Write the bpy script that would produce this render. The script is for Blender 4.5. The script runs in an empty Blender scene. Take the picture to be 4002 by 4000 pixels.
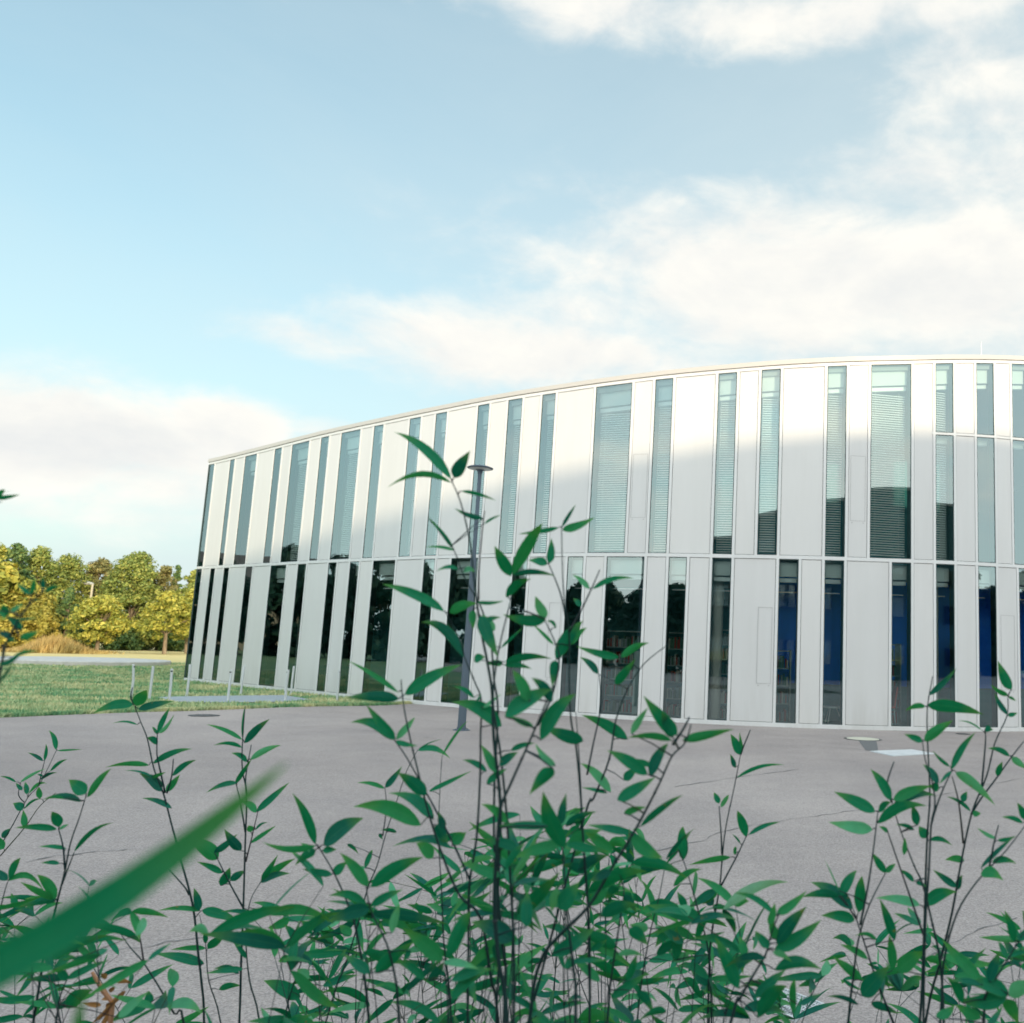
import bpy, math, random
from mathutils import Vector, Matrix
C = bpy.context.scene.collection
R = math.radians
random.seed(7)
# ------------------------------------------------------------------ camera
PX, PY, FP, EYE = 2734.0, 2000.0, 3586.0, 1.7      # principal point / focal length measured on the 4002 px photograph
pitch, roll = math.atan(.1497), R(2.05)
F0 = Vector((0, math.cos(pitch), math.sin(pitch)))
U0 = Vector((0, -math.sin(pitch), math.cos(pitch)))
RX = Vector((1, 0, 0)) * math.cos(roll) + U0 * math.sin(roll)
UX = U0 * math.cos(roll) - Vector((1, 0, 0)) * math.sin(roll)
EYEP = Vector((0, 0, EYE))
def ray(x, y): return F0 + RX * ((x - PX) / FP) - UX * ((y - PY) / FP)
def at(x, y, depth): return EYEP + ray(x, y) * depth
def ground(x, y, z=0.0):
    d = ray(x, y); return EYEP + d * ((z - EYE) / d.z)
def proj(p):
    d = Vector(p) - EYEP; f = d.dot(F0)
    return PX + FP * d.dot(RX) / f, PY - FP * d.dot(UX) / f
cam = bpy.data.cameras.new('camera'); co = bpy.data.objects.new('camera', cam); C.objects.link(co)
B0 = -F0
co.matrix_world = Matrix(((RX.x, UX.x, B0.x, 0), (RX.y, UX.y, B0.y, 0), (RX.z, UX.z, B0.z, EYE), (0, 0, 0, 1)))
cam.sensor_width = 36; cam.lens = 36 * FP / 4002.0
cam.shift_x = -(PX - 2001) / 4002.0; cam.shift_y = 0.0
cam.clip_start = .02; cam.clip_end = 6000
cam.dof.use_dof = True; cam.dof.focus_distance = 4.5; cam.dof.aperture_fstop = 5.0
bpy.context.scene.camera = co
# ------------------------------------------------------------------ light
SX = .52; SZ = .162
sun_dir = Vector((SX, -1, SZ)).normalized()
elev = math.asin(sun_dir.z)
sl = bpy.data.lights.new('sun', 'SUN'); sl.energy = 2.0; sl.angle = R(1.0); sl.color = (1.0, .80, .55)
so = bpy.data.objects.new('sun', sl); C.objects.link(so); so.location = (20, -40, 30)
so.rotation_euler = sun_dir.to_track_quat('Z', 'Y').to_euler()
vs = bpy.context.scene.view_settings
bpy.context.scene.display_settings.display_device = 'sRGB'
vs.view_transform = 'Standard'; vs.look = 'None'; vs.gamma = 1; vs.exposure = 0.90
W = bpy.data.worlds.new('World'); bpy.context.scene.world = W; W.use_nodes = True
SKY_STR = .13
def build_world():
    nt = W.node_tree; N = nt.nodes; L = nt.links
    for n in list(N): N.remove(n)
    out = N.new('ShaderNodeOutputWorld'); bg = N.new('ShaderNodeBackground')
    L.new(bg.outputs[0], out.inputs[0]); bg.inputs[1].default_value = SKY_STR
    def mth(op, a, b=None, c=None, clamp=False):
        n = N.new('ShaderNodeMath'); n.operation = op; n.use_clamp = clamp
        for i, v in enumerate((a, b, c)):
            if v is None: continue
            if isinstance(v, (int, float)): n.inputs[i].default_value = v
            else: L.new(v, n.inputs[i])
        return n.outputs[0]
    tc = N.new('ShaderNodeTexCoord'); sep = N.new('ShaderNodeSeparateXYZ'); L.new(tc.outputs['Generated'], sep.inputs[0])
    az = mth('ARCTAN2', sep.outputs[0], sep.outputs[1]); el = mth('ARCSINE', sep.outputs[2])
    sky = N.new('ShaderNodeTexSky'); sky.sky_type = 'NISHITA'; sky.sun_disc = False
    sky.sun_elevation = elev; sky.sun_rotation = math.atan2(sun_dir.x, sun_dir.y)
    sky.air_density = 1.0; sky.dust_density = .6; sky.ozone_density = 1.4
    # noise for the cloud edges, stretched along the horizon
    comb = N.new('ShaderNodeCombineXYZ'); L.new(mth('MULTIPLY', az, 1.0), comb.inputs[0]); L.new(mth('MULTIPLY', el, 1.9), comb.inputs[1])
    def noise(scale, detail, rough, off=(0, 0, 0), dist=0.0):
        mp = N.new('ShaderNodeMapping'); L.new(comb.outputs[0], mp.inputs[0]); mp.inputs['Location'].default_value = off
        n = N.new('ShaderNodeTexNoise'); L.new(mp.outputs[0], n.inputs[0]); n.inputs['Scale'].default_value = scale
        n.inputs['Detail'].default_value = detail; n.inputs['Roughness'].default_value = rough; n.inputs['Distortion'].default_value = dist
        return n.outputs[0]
    nb = noise(4.2, 9, .58, dist=.25); nb2 = noise(4.2, 9, .58, (0, .045, 0), .25)
    fine = noise(13, 8, .6, (3, 1, 0), .5); wisp = noise(2.0, 6, .6, (7, 2, 0), .6)
    # each entry: photo px centre x, y, half width, half height, weight
    blobs = [(3000, 70, 1400, 150, .95), (3850, 280, 480, 400, .75), (2350, 60, 620, 110, .7), (1120, 5, 110, 22, .3),
             (3300, 1100, 1150, 330, 1.2), (2450, 1060, 560, 200, .75), (3650, 720, 620, 260, .75), (2150, 1390, 900, 170, 1.0), (1250, 1330, 420, 110, .75),
             (2400, 1250, 600, 200, .7), (200, 1760, 820, 260, 1.25), (900, 1670, 230, 130, 1.3),
             (120, 1950, 900, 170, .8), (1300, 1690, 260, 60, .6), (3200, 690, 480, 60, .35), (2750, 250, 260, 40, .3)]
    acc = None
    for (cx, cy, hw, hh, wt) in blobs:
        d = ray(cx, cy).normalized(); a0 = math.atan2(d.x, d.y); e0 = math.asin(d.z)
        dx = ray(cx + 100, cy).normalized(); sa = abs(math.atan2(dx.x, dx.y) - a0) / 100 * hw
        dy = ray(cx, cy - 100).normalized(); se = abs(math.asin(dy.z) - e0) / 100 * hh
        u = mth('MULTIPLY', mth('SUBTRACT', az, a0), 1 / sa); v = mth('MULTIPLY', mth('SUBTRACT', el, e0), 1 / se)
        q = mth('ADD', mth('MULTIPLY', u, u), mth('MULTIPLY', v, v))
        g = mth('MULTIPLY', mth('POWER', 2.718, mth('MULTIPLY', q, -.8)), wt)
        acc = g if acc is None else mth('MAXIMUM', acc, g)
    # the half of the sky behind the photographer: broken bright cloud
    back = mth('MULTIPLY', mth('MULTIPLY', sep.outputs[1], -1.2, clamp=True), .62)
    acc = mth('MAXIMUM', acc, back)
    n1 = mth('MULTIPLY', mth('SUBTRACT', nb, .5), 1.6); n2 = mth('MULTIPLY', mth('SUBTRACT', fine, .5), .75)
    dens = mth('ADD', mth('ADD', acc, n1), n2)
    gate = N.new('ShaderNodeMapRange'); gate.interpolation_type = 'SMOOTHSTEP'; L.new(dens, gate.inputs[0])
    gate.inputs[1].default_value = .20; gate.inputs[2].default_value = 1.0
    present = mth('MULTIPLY', acc, 3.0, clamp=True)
    mask = mth('MULTIPLY', gate.outputs[0], present)
    # thin veil everywhere, thicker low down
    veil = mth('MULTIPLY', mth('POWER', mth('SUBTRACT', 1.0, mth('ABSOLUTE', sep.outputs[2])), 3.6), .80)
    veil = mth('ADD', veil, mth('MULTIPLY', mth('SUBTRACT', wisp, .45), .35)); veil = mth('ADD', veil, .27); veil = mth('ADD', veil, mth('MULTIPLY', mth('ADD', az, .62, clamp=True), .42))
    veil = mth('MINIMUM', mth('MAXIMUM', veil, 0.0), .95)
    tint = N.new('ShaderNodeMix'); tint.data_type = 'RGBA'; tint.blend_type = 'MIX'
    scal = N.new('ShaderNodeMix'); scal.data_type = 'RGBA'; scal.blend_type = 'MULTIPLY'; scal.inputs[0].default_value = 1
    L.new(sky.outputs[0], scal.inputs[6]); scal.inputs[7].default_value = SKY_TINT
    L.new(veil, tint.inputs[0]); L.new(scal.outputs[2], tint.inputs[6]); tint.inputs[7].default_value = VEIL
    # cloud tone: lit tops, lavender-grey undersides
    sh = mth('MULTIPLY_ADD', mth('SUBTRACT', nb, nb2), 2.6, .74, clamp=True)
    thick = mth('MULTIPLY', mth('SUBTRACT', dens, .8, clamp=True), .55)
    sh = mth('SUBTRACT', sh, thick, clamp=True)
    cc = N.new('ShaderNodeMix'); cc.data_type = 'RGBA'; L.new(sh, cc.inputs[0])
    cc.inputs[6].default_value = CLOUD_LO; cc.inputs[7].default_value = CLOUD_HI
    mx = N.new('ShaderNodeMix'); mx.data_type = 'RGBA'; L.new(mask, mx.inputs[0]); L.new(tint.outputs[2], mx.inputs[6]); L.new(cc.outputs[2], mx.inputs[7])
    warm = N.new('ShaderNodeMix'); warm.data_type = 'RGBA'; warm.blend_type = 'MULTIPLY'; L.new(mx.outputs[2], warm.inputs[6]); warm.inputs[7].default_value = (1.04, .97, .94, 1)
    L.new(warm.outputs[2], bg.inputs[0])
    # unseen sky overhead and behind the camera is boosted to raise the ambient light
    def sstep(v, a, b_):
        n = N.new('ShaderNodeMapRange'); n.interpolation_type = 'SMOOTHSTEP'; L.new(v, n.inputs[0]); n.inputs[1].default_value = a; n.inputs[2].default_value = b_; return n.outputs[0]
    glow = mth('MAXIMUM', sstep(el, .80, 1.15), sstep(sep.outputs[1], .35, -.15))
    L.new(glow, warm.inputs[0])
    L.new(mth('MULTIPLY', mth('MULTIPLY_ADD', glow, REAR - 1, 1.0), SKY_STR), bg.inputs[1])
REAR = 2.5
SKY_TINT = (1.06, 1.27, 1.14, 1); VEIL = (2.95, 3.44, 3.56, 1); CLOUD_LO = (3.35, 3.46, 3.5, 1); CLOUD_HI = (4.35, 4.25, 3.95, 1)
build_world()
# ------------------------------------------------------------------ helpers
class MB:
    def __init__(s): s.v = []; s.f = []; s.uv = None; s.mi = []
    def quad(s, a, b, c, d, m=0):
        i = len(s.v); s.v += [tuple(a), tuple(b), tuple(c), tuple(d)]; s.f.append((i, i + 1, i + 2, i + 3)); s.mi.append(m)
    def tri(s, a, b, c, m=0):
        i = len(s.v); s.v += [tuple(a), tuple(b), tuple(c)]; s.f.append((i, i + 1, i + 2)); s.mi.append(m)
    def hexa(s, p, m=0):                    # p: 8 corners, bottom 4 then top 4, same winding
        i = len(s.v); s.v += [tuple(q) for q in p]
        for f in ((0, 3, 2, 1), (4, 5, 6, 7), (0, 1, 5, 4), (1, 2, 6, 5), (2, 3, 7, 6), (3, 0, 4, 7)):
            s.f.append(tuple(i + k for k in f)); s.mi.append(m)
    def box(s, x0, x1, y0, y1, z0, z1, m=0):
        s.hexa([(x0, y0, z0), (x1, y0, z0), (x1, y1, z0), (x0, y1, z0), (x0, y0, z1), (x1, y0, z1), (x1, y1, z1), (x0, y1, z1)], m)
    def tube(s, pts, rad, n=8, cap=True, m=0):
        pts = [Vector(p) for p in pts]; rings = []
        if not hasattr(rad, '__len__'): rad = [rad] * len(pts)
        up = Vector((.13, .91, .2)).normalized()
        for i, p in enumerate(pts):
            d = (pts[min(i + 1, len(pts) - 1)] - pts[max(i - 1, 0)]).normalized()
            a = d.cross(up)
            if a.length < 1e-3: a = d.cross(Vector((1, 0, 0)))
            a.normalize(); b = d.cross(a)
            i0 = len(s.v)
            for k in range(n):
                t = 2 * math.pi * k / n; s.v.append(tuple(p + (a * math.cos(t) + b * math.sin(t)) * rad[i]))
            rings.append(i0)
        for i in range(len(rings) - 1):
            for k in range(n):
                k2 = (k + 1) % n
                s.f.append((rings[i] + k, rings[i] + k2, rings[i + 1] + k2, rings[i + 1] + k)); s.mi.append(m)
        if cap:
            s.f.append(tuple(rings[0] + k for k in range(n))[::-1]); s.mi.append(m)
            s.f.append(tuple(rings[-1] + k for k in range(n))); s.mi.append(m)
    def lathe(s, c, prof, n=24, m=0):       # prof: (r, z) list
        rings = []
        for (r, z) in prof:
            i0 = len(s.v)
            for k in range(n):
                t = 2 * math.pi * k / n; s.v.append((c[0] + r * math.cos(t), c[1] + r * math.sin(t), c[2] + z))
            rings.append(i0)
        for i in range(len(rings) - 1):
            for k in range(n):
                k2 = (k + 1) % n; s.f.append((rings[i] + k, rings[i] + k2, rings[i + 1] + k2, rings[i + 1] + k)); s.mi.append(m)
        s.f.append(tuple(rings[0] + k for k in range(n))[::-1]); s.mi.append(m)
        s.f.append(tuple(rings[-1] + k for k in range(n))); s.mi.append(m)
    def build(s, name, mats, parent=None, smooth=False, bevel=0):
        me = bpy.data.meshes.new(name)
        o = parent.matrix_world.translation.copy() if parent is not None else Vector((0, 0, 0))
        if parent is not None and parent.get('_org') is not None: o = Vector(parent['_org'])
        me.from_pydata([(v[0] - o.x, v[1] - o.y, v[2] - o.z) for v in s.v], [], s.f)
        if not isinstance(mats, (list, tuple)): mats = [mats]
        for m in mats: me.materials.append(m)
        if len(mats) > 1: me.polygons.foreach_set('material_index', s.mi)
        if smooth: me.polygons.foreach_set('use_smooth', [True] * len(me.polygons))
        if s.uv:
            l = me.uv_layers.new(name='UVMap'); flat = []
            for f in s.f:
                for vi in f: flat += s.uv[vi]
            l.data.foreach_set('uv', flat)
        me.update()
        ob = bpy.data.objects.new(name, me); C.objects.link(ob)
        if parent is not None: ob.parent = parent
        if bevel:
            b = ob.modifiers.new('bevel', 'BEVEL'); b.width = bevel; b.segments = 2; b.limit_method = 'ANGLE'
        return ob
ORG = {}
def thing(name, loc, label, cat, group=None):
    o = bpy.data.objects.new(name, None); C.objects.link(o); o.location = loc; o.empty_display_size = .2
    o['label'] = label; o['category'] = cat
    if group: o['group'] = group
    ORG[o] = Vector(loc)
    return o
def part(mb, name, mats, root, smooth=False, bevel=0, under=None):
    """mesh in world coordinates, parented under root (an Empty at ORG[root]) or one level deeper"""
    o = ORG[root]; sv = mb.v; mb.v = [(v[0] - o.x, v[1] - o.y, v[2] - o.z) for v in sv]
    ob = mb.build(name, mats, None, smooth, bevel); mb.v = sv
    ob.parent = under if under is not None else root
    return ob
def solo(mb, name, mats, label=None, cat=None, kind=None, group=None, smooth=False, bevel=0):
    ob = mb.build(name, mats, None, smooth, bevel)
    if label: ob['label'] = label
    if cat: ob['category'] = cat
    if kind: ob['kind'] = kind
    if group: ob['group'] = group
    return ob
# ------------------------------------------------------------------ materials
def mat(name, col, rough=.6, metal=0, spec=.5, coat=0):
    m = bpy.data.materials.new(name); m.use_nodes = True; b = m.node_tree.nodes['Principled BSDF']
    b.inputs['Base Color'].default_value = (*col, 1); b.inputs['Roughness'].default_value = rough
    b.inputs['Metallic'].default_value = metal; b.inputs['Specular IOR Level'].default_value = spec
    b.inputs['Coat Weight'].default_value = coat; b.inputs['Coat Roughness'].default_value = .15
    return m
def nz(m, scale, detail=6, rough=.6, coord='Object', stretch=(1, 1, 1)):
    nt = m.node_tree; t = nt.nodes.new('ShaderNodeTexCoord'); mp = nt.nodes.new('ShaderNodeMapping')
    nt.links.new(t.outputs[coord], mp.inputs[0]); mp.inputs['Scale'].default_value = stretch
    n = nt.nodes.new('ShaderNodeTexNoise'); nt.links.new(mp.outputs[0], n.inputs[0])
    n.inputs['Scale'].default_value = scale; n.inputs['Detail'].default_value = detail; n.inputs['Roughness'].default_value = rough
    return n.outputs[0]
def ramp(m, src, stops):
    r = m.node_tree.nodes.new('ShaderNodeValToRGB'); m.node_tree.links.new(src, r.inputs[0]); e = r.color_ramp.elements
    while len(e) < len(stops): e.new(.5)
    for i, (p, c) in enumerate(stops): e[i].position = p; e[i].color = (*c, 1) if len(c) == 3 else c
    return r.outputs[0]
def mix(m, fac, a, b, blend='MIX'):
    n = m.node_tree.nodes.new('ShaderNodeMix'); n.data_type = 'RGBA'; n.blend_type = blend; L = m.node_tree.links
    for i, v in ((0, fac), (6, a), (7, b)):
        if isinstance(v, (int, float)): n.inputs[i].default_value = v
        elif isinstance(v, tuple): n.inputs[i].default_value = (*v, 1) if len(v) == 3 else v
        else: L.new(v, n.inputs[i])
    return n.outputs[2]
def setc(m, src): m.node_tree.links.new(src, m.node_tree.nodes['Principled BSDF'].inputs['Base Color'])
def bump(m, src, strength, dist=.01):
    b = m.node_tree.nodes.new('ShaderNodeBump'); b.inputs['Strength'].default_value = strength; b.inputs['Distance'].default_value = dist
    m.node_tree.links.new(src, b.inputs['Height']); m.node_tree.links.new(b.outputs[0], m.node_tree.nodes['Principled BSDF'].inputs['Normal'])
def white_metal(name, base, rough):
    m = mat(name, base, rough, 0, .5)
    a = nz(m, .55, 4); b = nz(m, 6, 6, .7, stretch=(1, 1, .15))
    c = mix(m, a, tuple(x * .95 for x in base), tuple(min(x * 1.03, .9) for x in base))
    c = mix(m, .2, c, ramp(m, b, [(.3, (.90, .91, .91)), (.7, (1, 1, 1))]), 'MULTIPLY')
    nt = m.node_tree; oi = nt.nodes.new('ShaderNodeObjectInfo')
    c = mix(m, 1.0, c, ramp(m, oi.outputs['Random'], [(0, (.955, .96, .965)), (.5, (1, 1, 1)), (1, (1.03, 1.025, 1.015))]), 'MULTIPLY')
    st = nz(m, 2.4, 7, .7, stretch=(1, 1, .09))                       # faint rain streaks, stronger near the ground
    g_ = nt.nodes.new('ShaderNodeNewGeometry'); sp = nt.nodes.new('ShaderNodeSeparateXYZ'); nt.links.new(g_.outputs['Position'], sp.inputs[0])
    mr = nt.nodes.new('ShaderNodeMapRange'); nt.links.new(sp.outputs[2], mr.inputs[0]); mr.inputs[1].default_value = 0; mr.inputs[2].default_value = .9; mr.inputs[3].default_value = .55; mr.inputs[4].default_value = .12
    c = mix(m, mr.outputs[0], c, mix(m, 1.0, c, ramp(m, st, [(.36, (.78, .77, .74)), (.56, (1, 1, 1))]), 'MULTIPLY'))
    setc(m, c); bump(m, nz(m, 1.1, 2), .05, .02)
    return m
M_panel = white_metal('white_cladding', (.665, .665, .66), .42)
M_frame = white_metal('white_frame', (.74, .745, .74), .35)
M_coping = mat('coping_metal', (.52, .50, .47), .4)
M_seam = mat('dark_joint', (.06, .06, .06), .8)
M_hatch = mat('hatch_joint', (.38, .38, .38), .8)
M_gasket = mat('dark_gasket', (.02, .05, .05), .5)
M_slab = mat('interior_concrete', (.30, .33, .31), .9)
M_ceil = mat('interior_ceiling', (.45, .48, .46), .9)
M_dark = mat('interior_dark', (.04, .22, .24), .8)
M_blue = mat('blue_wall', (.004, .20, .95), .55)
M_header = mat('header_board', (.60, .65, .62), .7); bump(M_header, nz(M_header, 30), .2, .003)
M_blind = mat('blind_slat', (.86, .90, .87), .4)
M_box = mat('blind_box', (.66, .70, .68), .4)
M_column = mat('column_plaster', (.62, .60, .52), .8)
M_galv = mat('galvanised', (.62, .65, .67), .42, .35)
M_hole = mat('dark_hollow', (.03, .04, .04), .5)  # near-black stands in for the shade inside holes
M_pole = mat('pole_paint', (.085, .12, .155), .55, .2)
M_lampglass = mat('lamp_underside', (.5, .52, .5), .3)
M_conc = mat('concrete', (.55, .53, .50), .85); setc(M_conc, ramp(M_conc, nz(M_conc, 3), [(.3, (.46, .45, .43)), (.7, (.62, .6, .57))]))
M_path = mat('path_paving', (.33, .37, .40), .85); setc(M_path, ramp(M_path, nz(M_path, 5), [(.3, (.27, .31, .34)), (.7, (.38, .43, .46))]))
def glass(name, tint, refl):
    m = bpy.data.materials.new(name); m.use_nodes = True; nt = m.node_tree; N = nt.nodes; L = nt.links
    for n in list(N): N.remove(n)
    out = N.new('ShaderNodeOutputMaterial'); tr = N.new('ShaderNodeBsdfTransparent'); gl = N.new('ShaderNodeBsdfGlossy'); mx = N.new('ShaderNodeMixShader')
    tr.inputs[0].default_value = (*tint, 1); gl.inputs[0].default_value = (.76, .95, .98, 1); gl.inputs['Roughness'].default_value = .008
    fr = N.new('ShaderNodeFresnel'); fr.inputs[0].default_value = 1.55
    mr = N.new('ShaderNodeMapRange'); L.new(fr.outputs[0], mr.inputs[0]); mr.inputs[1].default_value = 0; mr.inputs[2].default_value = 1; mr.inputs[3].default_value = refl; mr.inputs[4].default_value = 1
    t = N.new('ShaderNodeTexCoord'); n = N.new('ShaderNodeTexNoise'); L.new(t.outputs['Object'], n.inputs[0]); n.inputs['Scale'].default_value = .5; n.inputs['Detail'].default_value = 1
    bp = N.new('ShaderNodeBump'); bp.inputs['Strength'].default_value = .06; bp.inputs['Distance'].default_value = .05; L.new(n.outputs[0], bp.inputs['Height']); L.new(bp.outputs[0], gl.inputs['Normal'])
    L.new(mr.outputs[0], mx.inputs[0]); L.new(tr.outputs[0], mx.inputs[1]); L.new(gl.outputs[0], mx.inputs[2]); L.new(mx.outputs[0], out.inputs[0])
    return m
M_glass = glass('window_glass', (.87, .97, .96), .18)
# ------------------------------------------------------------------ ground
def asphalt():
    m = mat('asphalt', (.2, .2, .2), .82, 0, .3)
    big = nz(m, .13, 5, .55); mid = nz(m, .55, 7, .68); gr = nz(m, 75, 3, .7); fine = nz(m, 260, 2, .6)
    c = ramp(m, big, [(.3, (.285, .24, .228)), (.7, (.42, .36, .338))])
    c = mix(m, .7, c, ramp(m, mid, [(.32, (.74, .75, .78)), (.58, (1, 1, 1))]), 'MULTIPLY')
    c = mix(m, .6, c, ramp(m, gr, [(.32, (.38, .39, .41)), (.5, (1, 1, 1)), (.68, (1.6, 1.58, 1.55))]), 'MULTIPLY')
    sp = ramp(m, fine, [(.62, (0, 0, 0)), (.72, (1, 1, 1))])
    c = mix(m, sp, c, (.60, .59, .58))
    setc(m, c); bump(m, gr, .55, .008); return m
M_asph = asphalt()
M_patch = mat('asphalt_patch', (.12, .12, .125), .9); setc(M_patch, ramp(M_patch, nz(M_patch, 40), [(.3, (.10, .10, .105)), (.7, (.17, .17, .17))]))
M_tar = mat('tar_joint', (.17, .165, .165), .85)
def grassmat(name):
    m = mat(name, (.05, .12, .05), .9, 0, .2)
    a = nz(m, .35, 6, .65); b = nz(m, 2.6, 8, .75, stretch=(.6, 1.4, 1)); d = nz(m, 14, 4, .7)
    c = ramp(m, b, [(.32, (.08, .22, .11)), (.5, (.20, .33, .17)), (.68, (.48, .47, .26))])
    c = mix(m, .55, c, ramp(m, a, [(.35, (.05, .17, .085)), (.65, (.30, .29, .14))]))
    c = mix(m, .8, c, ramp(m, d, [(.3, (.45, .5, .45)), (.6, (1.1, 1.1, 1.05))]), 'MULTIPLY')
    # the far meadow is dry, and sunlit brightness is put into its yellow
    nt = m.node_tree; t = nt.nodes.new('ShaderNodeTexCoord'); s = nt.nodes.new('ShaderNodeSeparateXYZ'); nt.links.new(t.outputs['Object'], s.inputs[0])
    r = nt.nodes.new('ShaderNodeMapRange'); nt.links.new(s.outputs[1], r.inputs[0]); r.inputs[1].default_value = 38; r.inputs[2].default_value = 52
    c = mix(m, r.outputs[0], c, mix(m, a, (.58, .47, .19), (.78, .64, .32)))
    setc(m, c); bump(m, b, .9, .06); return m
M_grass = grassmat('meadow_grass')
g = MB(); n = 40
for i in range(n):
    for j in range(n):
        x0, x1 = -900 + i * 45, -855 + i * 45; y0, y1 = -700 + j * 45, -655 + j * 45
        g.quad((x0, y0, -.01), (x1, y0, -.01), (x1, y1, -.01), (x0, y1, -.01))
solo(g, 'ground', M_grass, kind='structure')
edge = [(-700, 2822), (-300, 2814), (0, 2806), (180, 2798), (363, 2791), (560, 2784), (725, 2780), (900, 2774), (1088, 2766), (1250, 2762), (1401, 2760), (1500, 2758), (1600, 2752)]
EDGE = [ground(x, y) for x, y in edge]
KP = [-1.3150657498223765e-05, 0.0005395751326721213, 0.03716003598725237, -0.1869174204029149, 21.593543502056676]
def fy(x): return (((KP[0] * x + KP[1]) * x + KP[2]) * x + KP[3]) * x + KP[4]
def flat(pts, z, name, m, **k):
    b = MB(); i = len(b.v); b.v = [(p[0], p[1], z) for p in pts]; b.f = [tuple(range(len(pts)))]; b.mi = [0]
    return solo(b, name, m, **k)
# asphalt forecourt: fan of strips between the lawn edge and the far side behind the camera
b = MB()
rim = [Vector((-160, 15.5, 0)), Vector((-60, 16.4, 0))] + EDGE + [Vector((x, fy(x) + .3, 0)) for x in (-5, -2, 1, 4, 7, 10, 12)] + [Vector((40, 40, 0)), Vector((120, 40, 0))]
for p, q in zip(rim[:-1], rim[1:]):
    b.quad((p.x, -120, .006), (q.x, -120, .006), (q.x, q.y, .006), (p.x, p.y, .006))
solo(b, 'asphalt', M_asph, kind='structure')
pp = [ground(x, y) for x, y in [(606, 2727), (720, 2724), (850, 2722), (1000, 2720), (1110, 2719), (1160, 2727), (1226, 2738), (1100, 2745), (850, 2748), (690, 2747)]]
flat(pp[::-1], .012, 'path', M_path, kind='structure')
bd = [Vector((-9, -1.5, 0)), Vector((9, -1.5, 0)), Vector((9, 3.35, 0)), Vector((-9, 3.35, 0))]
M_soil = mat('soil', (.06, .045, .03), .95); setc(M_soil, ramp(M_soil, nz(M_soil, 9), [(.3, (.03, .025, .02)), (.7, (.11, .08, .05))]))
flat(bd, .014, 'planting_bed', M_soil, kind='structure')
def strip(px, w, name, m, z=.011, jit=.02, **k):
    b = MB(); P = []
    g0 = [ground(x, y) for x, y in px]
    for p, q in zip(g0[:-1], g0[1:]):
        for t in range(10): P.append(p.lerp(q, t / 10))
    P.append(g0[-1]); off = 0; L_ = []
    for i, p in enumerate(P):
        d = (P[min(i + 1, len(P) - 1)] - P[max(i - 1, 0)]).normalized(); nn = Vector((-d.y, d.x, 0)); off = off * .7 + random.gauss(0, jit)
        ww = w * random.uniform(.15, .75); L_.append((p + nn * (off + ww / 2), p + nn * (off - ww / 2)))
    for (a, c), (e, f) in zip(L_[:-1], L_[1:]): b.quad((a.x, a.y, z), (c.x, c.y, z), (f.x, f.y, z), (e.x, e.y, z))
    return solo(b, name, m, **k)
for px, w in [([(2880, 2910), (3100, 2915), (3300, 2926), (3440, 2941)], .035), ([(2560, 3330), (2800, 3260), (3100, 3205), (3380, 3165), (3700, 3105), (4002, 3045)], .022),
              ([(2640, 3080), (2900, 3040), (3130, 3010)], .03), ([(1350, 2850), (1500, 2866), (1700, 2890)], .035), ([(280, 3760), (620, 3690), (900, 3640)], .018),
              ([(100, 3375), (300, 3345), (520, 3320)], .03), ([(1600, 3450), (1900, 3440), (2200, 3380)], .016), ([(3400, 3900), (3700, 3700), (4000, 3600)], .016)]:
    strip(px, w, 'asphalt_crack', M_tar, kind='structure')
q = [ground(*p) for p in [(3355, 2897), (3425, 2897), (3432, 2935), (3384, 2936)]]
flat(q[::-1], .0105, 'asphalt_repair', M_patch, kind='structure')
# manhole covers, painted square, drain
def manhole(px, py, rad, label, cover, rim):
    c = ground(px, py); t = thing('manhole_cover', c, label, 'manhole')
    m = MB(); m.lathe((c.x, c.y, .008), [(rad * 1.12, 0), (rad * 1.12, .006), (rad * .98, .007)], 32); part(m, 'rim', rim, t)
    m = MB(); m.lathe((c.x, c.y, .010), [(rad * .98, 0), (rad * .96, .008), (rad * .5, .009)], 32)
    for k in range(6):
        a = k * math.pi / 3; m.box(c.x + rad * .55 * math.cos(a) - .02, c.x + rad * .55 * math.cos(a) + .02, c.y + rad * .55 * math.sin(a) - .02, c.y + rad * .55 * math.sin(a) + .02, .019, .023)
    part(m, 'cover', cover, t)
M_cream = mat('cream_paint', (.56, .54, .44), .7); M_iron = mat('cast_iron', (.09, .09, .09), .6, .4)
manhole(3372, 2891, .34, 'round cream coloured manhole cover with dark rim near the building', M_cream, M_iron)
manhole(797, 2799, .26, 'dark round manhole cover in the asphalt beside the lawn edge', M_iron, M_iron)
manhole(3764, 2871, .15, 'small dark round cover close to the foot of the building', M_iron, M_iron)
M_sq = mat('white_slab', (.72, .73, .74), .6); setc(M_sq, ramp(M_sq, nz(M_sq, 6), [(.3, (.50, .51, .52)), (.6, (.62, .63, .64))]))
qs = [ground(*p) for p in [(3403, 2939), (3562, 2933), (3655, 2949), (3492, 2958)]]
cs = sum(qs, Vector()) / 4
t = thing('access_cover', cs, 'white square access cover set flat in the asphalt', 'access cover')
def slab_poly(q, z0, z1):
    b = MB(); b.hexa([(p.x, p.y, z0) for p in q[::-1]] + [(p.x, p.y, z1) for p in q[::-1]]); return b
part(slab_poly(qs, .006, .018), 'plate', M_sq, t)
part(slab_poly([cs + (p - cs) * 1.03 for p in qs], .005, .012), 'rim', M_galv, t)
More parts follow.
